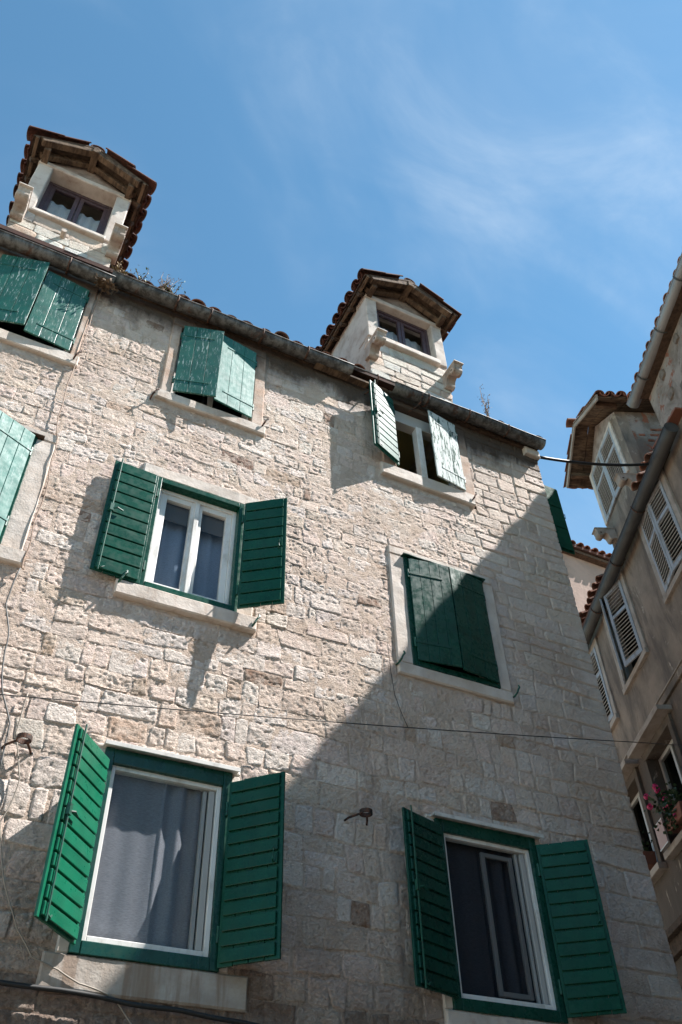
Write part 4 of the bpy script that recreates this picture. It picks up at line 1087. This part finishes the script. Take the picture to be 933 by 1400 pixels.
g1 = gutter(ph, -3.70, 7.1, 12.95, 12.98, -0.17, 0.105, 'gutter_zinc', sag=0.006, seed=11)
for xs in (-3.1, -2.2, -1.3, -0.4): strap(g1, xs, -0.17, 12.95, 0.105, 'gutter_dark')
g2 = gutter(ph, -11.0, -3.02, 11.36, 11.53, -0.17, 0.115, 'gutter_dark', sag=0.006, seed=12)
for xs in (-8.6, -7.3, -6.0, -4.7): strap(g2, xs, -0.17, 11.36 + (xs + 11) / 7.98 * 0.17, 0.115, 'iron')
MB().tube([(-3.0, -0.17, 11.52), (-3.02, -0.17, 11.52)], 0.114, 12).build('gutter_end', 'gutter_dark', ph)
m = MB().bar((-3.6, -0.12, 11.70), (-2.75, -0.05, 11.66), 0.22, 0.03); m.build('flashing', 'terracotta', ph)

def louvre_leaf(parent, hx, z0, z1, w, ang, side, label, hy=-0.02, bottom_out=0.0):
    sh = empty('shutter', (hx, hy, z0), -R_(ang), parent); sh['label'] = label
    if bottom_out: sh.rotation_euler = (R_(-bottom_out), 0, -R_(ang))
    H = z1 - z0; st = 0.062; t = 0.034
    m = MB()
    m.box(0, st, -t / 2, t / 2, 0, H).box(w - st, w, -t / 2, t / 2, 0, H)
    for a, b in ((0, 0.085), (H * 0.62, H * 0.62 + 0.065), (H - 0.075, H)):
        m.box(st, w - st, -t / 2 + 0.001, t / 2 - 0.001, a, b)
    m.build('leaf_frame', 'blue_grey_paint', sh, bevel=0.003)
    z = 0.11
    me = None
    while z < H - 0.09:
        if not (H * 0.62 - 0.02 < z < H * 0.62 + 0.085):
            if me is None:
                b = MB().bar((st - 0.004, 0, 0), (w - st + 0.004, 0, 0), 0.040, 0.011, up=(0, -side * 0.55, 0.83))
                me = bpy.data.meshes.new('slat'); me.from_pydata([tuple(v) for v in b.v], [], b.f); me.materials.append(MATS['louvre_paint'])
            o = bpy.data.objects.new('slat', me); COL.objects.link(o); o.parent = sh; o.location = (0, 0, z)
        z += 0.070
    return sh
def louvre_window(parent, hole, label, l1=None, l2=None, sill=True):
    x0, x1, z0, z1 = hole; w = empty('window', (0, 0, 0), 0, parent); w['label'] = label
    m = MB(); e = 0.13
    m.box(x0 - e, x0, -0.035, 0.2, z0, z1).box(x1, x1 + e, -0.035, 0.2, z0, z1)
    m.box(x0 - e, x1 + e, -0.036, 0.2, z1, z1 + 0.12)
    m.build('stone_frame', 'render_grey', w, bevel=0.006)
    MB().box(x0 - e, x1 + e, -0.06, 0.2, z0 - 0.10, z0).build('window_sill', 'render_grey', w, bevel=0.008)
    frame_rect('inner_frame', 'blue_grey_paint', w, x0, x1, z0, z1, 0.05, 0.02, 0.08)
    room(w, x0, x1, z0, z1, y0=0.2, dy=1.0, grow=0.1, mat='room_dark')
    return w
t = NT('render_grey')
c = t.mix(t.ramp(t.noise(3.0, 7, 0.65, 0.3), 0.4, 0.65), (0.34, 0.29, 0.25), (0.24, 0.195, 0.16))
t.set(color=c, rough=0.92, spec=0.2); t.bump(t.noise(20, 7, 0.65), 0.008, 0.7)
for k, nm in (('a', 'nearest'), ('b', 'middle'), ('c', 'farthest')):
    h = HOLES[k]; louvre_window(ph, h, nm + ' louvred window in the plaster wall')
    wleaf = (h[1] - h[0]) / 2 - 0.004
    bo = 5 if k == 'b' else 1.2
    louvre_leaf(ph, h[0] + 0.002, h[2] + 0.02, h[3] - 0.02, wleaf, 6 if k != 'b' else 24, 1, 'louvred leaf on the far side of the %s window' % nm, hy=-0.03)
    louvre_leaf(ph, h[1] - 0.002, h[2] + 0.02, h[3] - 0.02, wleaf, 174 if k != 'b' else 162, -1, 'louvred leaf on the near side of the %s window' % nm, hy=-0.03)
# string course line and hoods
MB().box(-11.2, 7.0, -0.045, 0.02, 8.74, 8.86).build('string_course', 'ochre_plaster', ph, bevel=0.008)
MB().box(-11.2, 7.0, -0.06, 0.02, 8.865, 8.885).build('string_course', 'render_grey', ph, bevel=0.004)
for k, lab in (('d', 'deep window under the string course, flowers on its sill'), ('e', 'dark window nearest the house corner')):
    x0, x1, z0, z1 = HOLES[k]; w = empty('window', (0, 0, 0), 0, ph); w['label'] = lab
    MB().box(x0 - 0.22, x1 + 0.22, -0.24, 0.02, 8.56, 8.64).build('hood', 'render_grey', w, bevel=0.006)
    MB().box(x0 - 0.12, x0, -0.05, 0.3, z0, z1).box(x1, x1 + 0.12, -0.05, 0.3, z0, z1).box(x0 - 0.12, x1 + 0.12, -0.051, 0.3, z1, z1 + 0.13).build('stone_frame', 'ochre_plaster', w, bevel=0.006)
    MB().box(x0 - 0.16, x1 + 0.16, -0.14, 0.3, z0 - 0.10, z0).build('window_sill', 'render_grey', w, bevel=0.008)
    frame_rect('inner_frame', 'grey_frame', w, x0, x1, z0, z1, 0.06, 0.16, 0.22)
    B('mullion', 'grey_frame', w, (x0 + x1) / 2 - 0.035, (x0 + x1) / 2 + 0.035, 0.165, 0.215, z0 + 0.06, z1 - 0.06)
    pane(w, x0 + 0.06, x1 - 0.06, z0 + 0.06, z1 - 0.06, 0.19)
    room(w, x0, x1, z0, z1, y0=0.3, dy=1.2, grow=0.1, mat='room_dark')
MB().box(-9.6, -7.0, -0.20, 0.02, 5.92, 6.02).box(-9.6, -7.0, -0.10, 0.02, 5.72, 5.92).build('ledge', 'dark_timber', ph, bevel=0.006)
# dormer of the plastered house
D2 = empty('dormer', (0, 0, 0), 0, ph); D2['label'] = 'plastered dormer with louvred shutters and patches of bare brick'
dx0, dx1, dz0, dz1 = -6.28, -4.62, 11.60, 13.92
ox0, ox1, oz0, oz1 = -6.16, -4.92, 12.56, 13.86
m = MB()
m.box(dx0, ox0, -0.0, 0.2, dz0, dz1).box(ox1, dx1, -0.0, 0.2, dz0, dz1).box(ox0, ox1, 0.001, 0.2, dz0, oz0).box(ox0, ox1, 0.001, 0.2, oz1, dz1)
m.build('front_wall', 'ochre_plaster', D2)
B('cheek', 'patchy_plaster', D2, dx1 - 0.15, dx1 - 0.003, 0.2, 3.0, dz0, dz1, 0)
B('cheek', 'patchy_plaster', D2, dx0 + 0.003, dx0 + 0.15, 0.2, 3.0, dz0, dz1, 0)
m = MB(); m.box(ox0 - 0.09, ox0, -0.03, 0.05, oz0, oz1 + 0.05).box(ox1, ox1 + 0.09, -0.03, 0.05, oz0, oz1 + 0.05).box(ox0, ox1, -0.029, 0.05, oz1, oz1 + 0.05)
m.build('stone_frame', 'render_white', D2, bevel=0.004)
room(D2, ox0, ox1, oz0, oz1, y0=0.2, dy=1.0, grow=0.05, mat='room_dark')
rr_ = random.Random(3)
for bx in range(16):                                          # bare bricks showing on the near cheek
    by, bz = rr_.choice((0.35, 0.48, 0.56, 0.62)), rr_.choice((12.55, 12.75, 12.9, 13.1, 13.25, 13.4))
    by += rr_.uniform(-0.05, 0.1)
    B('brick', 'brick', D2, dx1 - 0.05, dx1 + 0.010, by, by + rr_.uniform(0.07, 0.12), bz, bz + rr_.uniform(0.045, 0.06), 0.006)
# gable roof with boards
axm = (dx0 + dx1) / 2; az = 14.52; ex0, ex1 = dx0 - 0.28, dx1 + 0.32; ez = 13.92
for sgn, ex in ((-1, ex0), (1, ex1)):
    def sl(x): return az + (ez - az) * abs(x - axm) / abs(ex - axm)
    K = 10
    for k in range(K):
        ya = -0.42 + 3.2 * k / K; yb_ = -0.42 + 3.2 * (k + 1) / K - 0.012
        MB().add([(axm, ya, az), (ex, ya, ez), (ex, yb_, ez), (axm, yb_, az), (axm, ya, az + .035), (ex, ya, ez + .035), (ex, yb_, ez + .035), (axm, yb_, az + .035)],
                 [(0, 1, 2, 3), (7, 6, 5, 4), (0, 4, 5, 1), (1, 5, 6, 2), (2, 6, 7, 3), (3, 7, 4, 0)]).build('roof_board', 'old_timber', D2)
    MB().bar((axm, -0.40, az - 0.01), (ex, -0.40, ez - 0.01), 0.035, 0.12).build('barge_board', 'render_grey', D2, bevel=0.004)
    MB().bar((ex - sgn * 0.25, -0.36, sl(ex - sgn * 0.25) - 0.06), (ex - sgn * 0.25, 0.05, sl(ex - sgn * 0.25) - 0.06), 0.08, 0.09).build('purlin', 'old_timber', D2, bevel=0.006)
    dv = Vector((ex - axm, 0, ez - az)).normalized(); nv = Vector((sgn * (az - ez), 0, abs(ex - axm))).normalized(); L = math.hypot(ex - axm, ez - az)
    y = -0.36
    while y < 2.6:
        for k in range(3):
            end = L + 0.05 - (2 - k) * 0.34
            if end < 0.25: continue
            px = Vector((axm, y, az + 0.035)) + dv * (end - 0.42) + nv * 0.014
            put_tile(D2, px, dv, nv, TILE)
            if k == 2: put_tile(D2, px + Vector((0, 0.105, 0)) + nv * 0.05, dv, nv, TILE, flip=True)
        y += 0.21
MB().prism([(dx0, dz1), (dx1, dz1), (axm, az - 0.03)], 'y', 0.01, 0.12).build('gable', 'gable_render', D2)
y = -0.44
while y < 2.4: put_tile(D2, (axm, y + 0.42, az + 0.07), (0, -1, 0), (0, 0, 1), TILE, name='ridge_tile', sc=1.15); y += 0.36
corbel(D2, -6.10, 12.30, proj=0.34, w=0.17, mat='render_grey'); corbel(D2, -4.72, 12.27, proj=0.34, w=0.17, mat='render_grey')
wleaf = (ox1 - ox0) / 2 - 0.004
louvre_leaf(ph, ox0 + 0.002, oz0 + 0.01, oz1 - 0.01, wleaf, 2, 1, 'far louvred leaf of the dormer window', hy=-0.01)
louvre_leaf(ph, ox1 - 0.002, oz0 + 0.01, oz1 - 0.01, wleaf, 178, -1, 'near louvred leaf of the dormer window', hy=-0.01)

# ================================================================== far house behind the roofs
fh = empty('pink_house', (13.0, 6.5, 0)); tag(fh, 'small pinkish plastered house with red tiles, far up the alley', 'house')
MB().box(-0.9, 5, 0, 4, 0, 16.30).build('wall', 'pink_plaster', fh)
frf = shed(fh, -1.1, 5.2, 16.42, y0=-0.25, y1=2.2)
eave_tiles(frf, -1.0, 2.6, 16.42, -0.25, 0.45, step=0.24)
B('eave_board', 'dark_timber', fh, -0.95, 5, -0.18, 0.0, 16.24, 16.33, 0)

# unseen house added behind the viewer to block low sky light
oh = empty('added_shade_house', (-2.0, -11.0, 0)); tag(oh, 'unseen plain house added behind the viewer to shade the street', 'house')
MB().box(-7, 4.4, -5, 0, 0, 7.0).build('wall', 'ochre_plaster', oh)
MB().prism([(-5.3, 6.9), (0.3, 6.9), (-2.5, 8.4)], 'x', -7.2, 4.6).build('roof', 'roof_tile_dark', oh)
for i in range(3):
    for j in range(2):
        MB().box(-5.6 + i * 3.6, -4.6 + i * 3.6, -0.05, 0.06, 1.2 + j * 3.0, 2.8 + j * 3.0).build('shutter', 'green_paint_dark', oh, bevel=0.01)

# ================================================================== wires, cables, plants
def wire(name, pts, r, mat, label, cat='wire', n=6):
    o = MB().tube(pts, r, n).build(name, mat, None, smooth=True); return tag(o, label, cat)
def catenary(a, b, sag, k=24):
    a, b = Vector(a), Vector(b)
    return [a + (b - a) * (i / k) + Vector((0, 0, -sag * 4 * (i / k) * (1 - i / k))) for i in range(k + 1)]
wire('laundry_line', catenary((-0.02, -0.12, 4.76), (5.99, -0.12, 5.80), 0.025, 30) + [Vector((9.66, 2.29, 7.86))], 0.0042, 'cable_black', 'thin dark wire stretched across the facade to the far wall')
wire('overhead_cable', catenary((XR + 0.02, -0.03, 9.98), (8.91, 0.31, 11.66), 0.10, 20) +
     [Vector((8.85, 0.10, 11.72)), Vector((8.74, -0.10, 11.78)), Vector((8.62, -0.42, 11.55)), Vector((8.35, -1.05, 11.5))], 0.022, 'cable_black',
     'thick black cable spanning the alley between the roofs', 'cable', 8)
def crooked(pts, amp, k=6):
    out = []
    for a, b in zip(pts[:-1], pts[1:]):
        for i in range(k):
            t = i / k; p = Vector(a) * (1 - t) + Vector(b) * t
            out.append(p + Vector((amp * fbm(p.z * 3, 1, p.x * 3), 0, amp * fbm(p.x * 3, 4, p.z * 3))))
    return out + [Vector(pts[-1])]
wire('wall_cable', crooked([(0.07, -0.035, 9.9), (0.05, -0.04, 8.43), (0.05, -0.035, 7.71), (0.10, -0.035, 7.43), (0.125, -0.04, 6.61), (0.145, -0.05, 6.02), (0.16, -0.05, 5.92)], 0.03), 0.0055, 'cable_tan',
     'thin tan cable running down beside the left windows', 'cable')
wire('wall_cable', crooked([(0.16, -0.05, 5.93), (0.13, -0.035, 5.6), (0.19, -0.035, 5.2), (0.28, -0.035, 4.86), (0.36, -0.035, 4.66), (0.37, -0.035, 4.4), (0.36, -0.035, 4.1), (0.42, -0.035, 3.9)], 0.05), 0.0065, 'cable_grey',
     'grey cable wandering down the wall at the left edge', 'cable')
wire('wall_cable', crooked([(0.42, -0.035, 4.9), (0.41, -0.035, 4.6), (0.50, -0.035, 4.3), (0.46, -0.04, 4.0), (0.57, -0.04, 3.68), (0.70, -0.04, 3.4), (0.81, -0.045, 3.27), (0.98, -0.045, 3.22), (1.12, -0.04, 3.15), (1.32, -0.04, 3.10), (1.46, -0.04, 2.98), (1.55, -0.04, 2.7)], 0.03), 0.0048, 'cable_pale',
     'loose pale cord hanging past the lower left sill', 'cable')
wire('wall_cable', crooked([(0.2, -0.05, 3.15), (0.69, -0.05, 3.12), (1.01, -0.05, 3.115), (1.40, -0.055, 3.085), (1.74, -0.05, 3.08), (2.02, -0.05, 3.06), (2.6, -0.05, 3.0), (3.4, -0.05, 2.9)], 0.012), 0.014, 'cable_black',
     'black cable bundle strung below the lower left sill', 'cable')
wire('wall_cable', crooked([(3.34, -0.03, 6.22), (3.36, -0.03, 5.9), (3.38, -0.03, 5.69), (3.48, -0.03, 5.40)], 0.02), 0.003, 'cable_black', 'hair-thin black wire below the closed shutters', 'wire')

def weed(x, z, y, h, n, spread, label, mat_stem='dry_stem', mat_leaf='leaf', seed=1, leaf=0.016, name='weed', grp='weeds growing on the gutter'):
    rr = random.Random(seed)
    o = empty(name, (x, y, z)); tag(o, label, 'plant', grp)
    ms = MB(); ml = MB()
    for i in range(n):
        a = rr.uniform(0, 6.28); s = rr.uniform(0.2, 1) * spread; hh = h * rr.uniform(0.5, 1)
        p = [Vector((rr.uniform(-0.02, 0.02), 0, -0.02))]
        for k in range(1, 6):
            t = k / 5
            p.append(Vector((math.cos(a) * s * t ** 1.4 + rr.uniform(-0.012, 0.012), math.sin(a) * s * t ** 1.4 * 0.6, hh * t)))
        ms.tube(p, [0.005, 0.0045, 0.004, 0.003, 0.0025, 0.0015], 4)
        for k in range(2, 6):
            for q in range(3):
                c = p[k] + Vector((rr.uniform(-0.03, 0.03), rr.uniform(-0.03, 0.03), rr.uniform(-0.03, 0.03)))
                if rr.random() < 0.5: ms.tube([p[k], c], 0.0016, 3)
                d1 = Vector((rr.uniform(-1, 1), rr.uniform(-1, 1), rr.uniform(-1, 1))).normalized(); d2 = d1.orthogonal().normalized()
                L = leaf * rr.uniform(0.6, 1.3)
                ml.add([c - d1 * L, c + d2 * L * 0.5, c + d1 * L, c - d2 * L * 0.5], [(0, 1, 2, 3)])
    ms.build('stems', mat_stem, o); ml.build('leaves', mat_leaf, o)
    o.scale = (1.3,) * 3
    return o
weed(0.16, 10.04, -0.17, 0.16, 9, 0.12, 'tuft of yellow-green weed at the gutter joint beside the left dormer', mat_leaf='dry_leaf', seed=2)
weed(0.42, 10.06, -0.15, 0.26, 4, 0.10, 'small leafy green weed growing from the gutter', seed=3, leaf=0.015)
weed(0.68, 10.06, -0.14, 0.40, 9, 0.16, 'bare twiggy weed growing from the gutter', mat_leaf='dry_leaf', seed=4, leaf=0.006)
weed(0.80, 10.06, -0.16, 0.20, 4, 0.18, 'low green weed leaning over the gutter edge', seed=6, leaf=0.013)
weed(5.05, 10.14, -0.14, 0.55, 5, 0.12, 'tall dry weed on the gutter near the house corner', mat_leaf='dry_leaf', seed=5, leaf=0.014)
weed(2.05, 10.08, -0.14, 0.18, 2, 0.06, 'single thin weed on the gutter above the top window', mat_leaf='dry_leaf', seed=8)
# dry debris hanging from the gutter joint
weed(0.08, 9.90, -0.15, -0.10, 22, 0.12, 'brown clump of dead roots hanging from the gutter joint', mat_stem='dry_stem', mat_leaf='dry_stem', seed=9, leaf=0.02)

def geranium(loc_s, z, label, seed, big=1.0):
    rr = random.Random(seed)
    P = Vector((7.369, -3.216, 0)) + Vector((0.40, 0.9165, 0)) * loc_s + Vector((-0.9165, 0.40, 0)) * 0.16
    o = empty('potted_geranium', (P.x, P.y, z), AX); tag(o, label, 'flowers', 'geraniums on the sills')
    MB().prism([(-0.30, 0.0), (0.30, 0.0), (0.34, 0.20), (-0.34, 0.20)], 'y', -0.10, 0.10).build('pot', 'terracotta', o, bevel=0.01)
    ml = MB(); ms = MB()
    for i in range(420):
        a = rr.uniform(0, 6.28); r = abs(rr.gauss(0, 0.5)); c = Vector((math.cos(a) * r * 0.42, math.sin(a) * r * 0.26 - 0.07, 0.24 + rr.uniform(-0.22, 0.22) * big))
        d1 = Vector((rr.uniform(-1, 1), rr.uniform(-1, 1), rr.uniform(-0.6, 0.6))).normalized(); d2 = d1.orthogonal().normalized(); L = rr.uniform(0.02, 0.042)
        ml.add([c - d1 * L, c - d1 * L * 0.3 + d2 * L * 0.8, c + d1 * L, c - d1 * L * 0.3 - d2 * L * 0.8], [(0, 1, 2, 3)])
    for i in range(10): ms.tube([(rr.uniform(-0.15, 0.15), 0, 0.15), (rr.uniform(-0.4, 0.4), rr.uniform(-0.2, 0.05), 0.4)], 0.006, 5)
    ms.build('stems', 'leaf_dark', o); ml.build('foliage', 'leaf_dark', o)
    for i in range(9):
        c = Vector((rr.uniform(-0.42, 0.42), rr.uniform(-0.28, -0.05), rr.uniform(0.05, 0.55) * big)); mf = MB()
        for q in range(26):
            d = Vector((rr.gauss(0, 1), rr.gauss(0, 1), rr.gauss(0, 1))).normalized(); e = d.orthogonal().normalized(); f = d.cross(e); p = c + d * 0.045
            mf.add([p - e * 0.02, p + f * 0.02, p + e * 0.02, p - f * 0.02], [(0, 1, 2, 3)])
        mf.build('blossom', 'petal', o)
    return o
geranium(6.65, 6.98, 'magenta geraniums trailing from the window box with a small board', 21, 1.25)
geranium(8.35, 6.98, 'green pot plant on the sill beside the stone house corner', 22, 0.8)
P = Vector((7.369, -3.216, 0)) + Vector((0.40, 0.9165, 0)) * 7.08 + Vector((-0.9165, 0.40, 0)) * 0.30
sg = empty('sign_board', (P.x, P.y, 6.9), AX); tag(sg, 'small blank pinkish board hanging below the geraniums', 'board')
MB().box(-0.16, 0.16, -0.012, 0.012, -0.05, 0.30).build('panel', 'sign_board', sg, bevel=0.004)
MB().box(-0.17, 0.17, -0.016, -0.010, -0.06, -0.045).box(-0.17, 0.17, -0.016, -0.010, 0.295, 0.31).build('rim', 'flashing', sg)
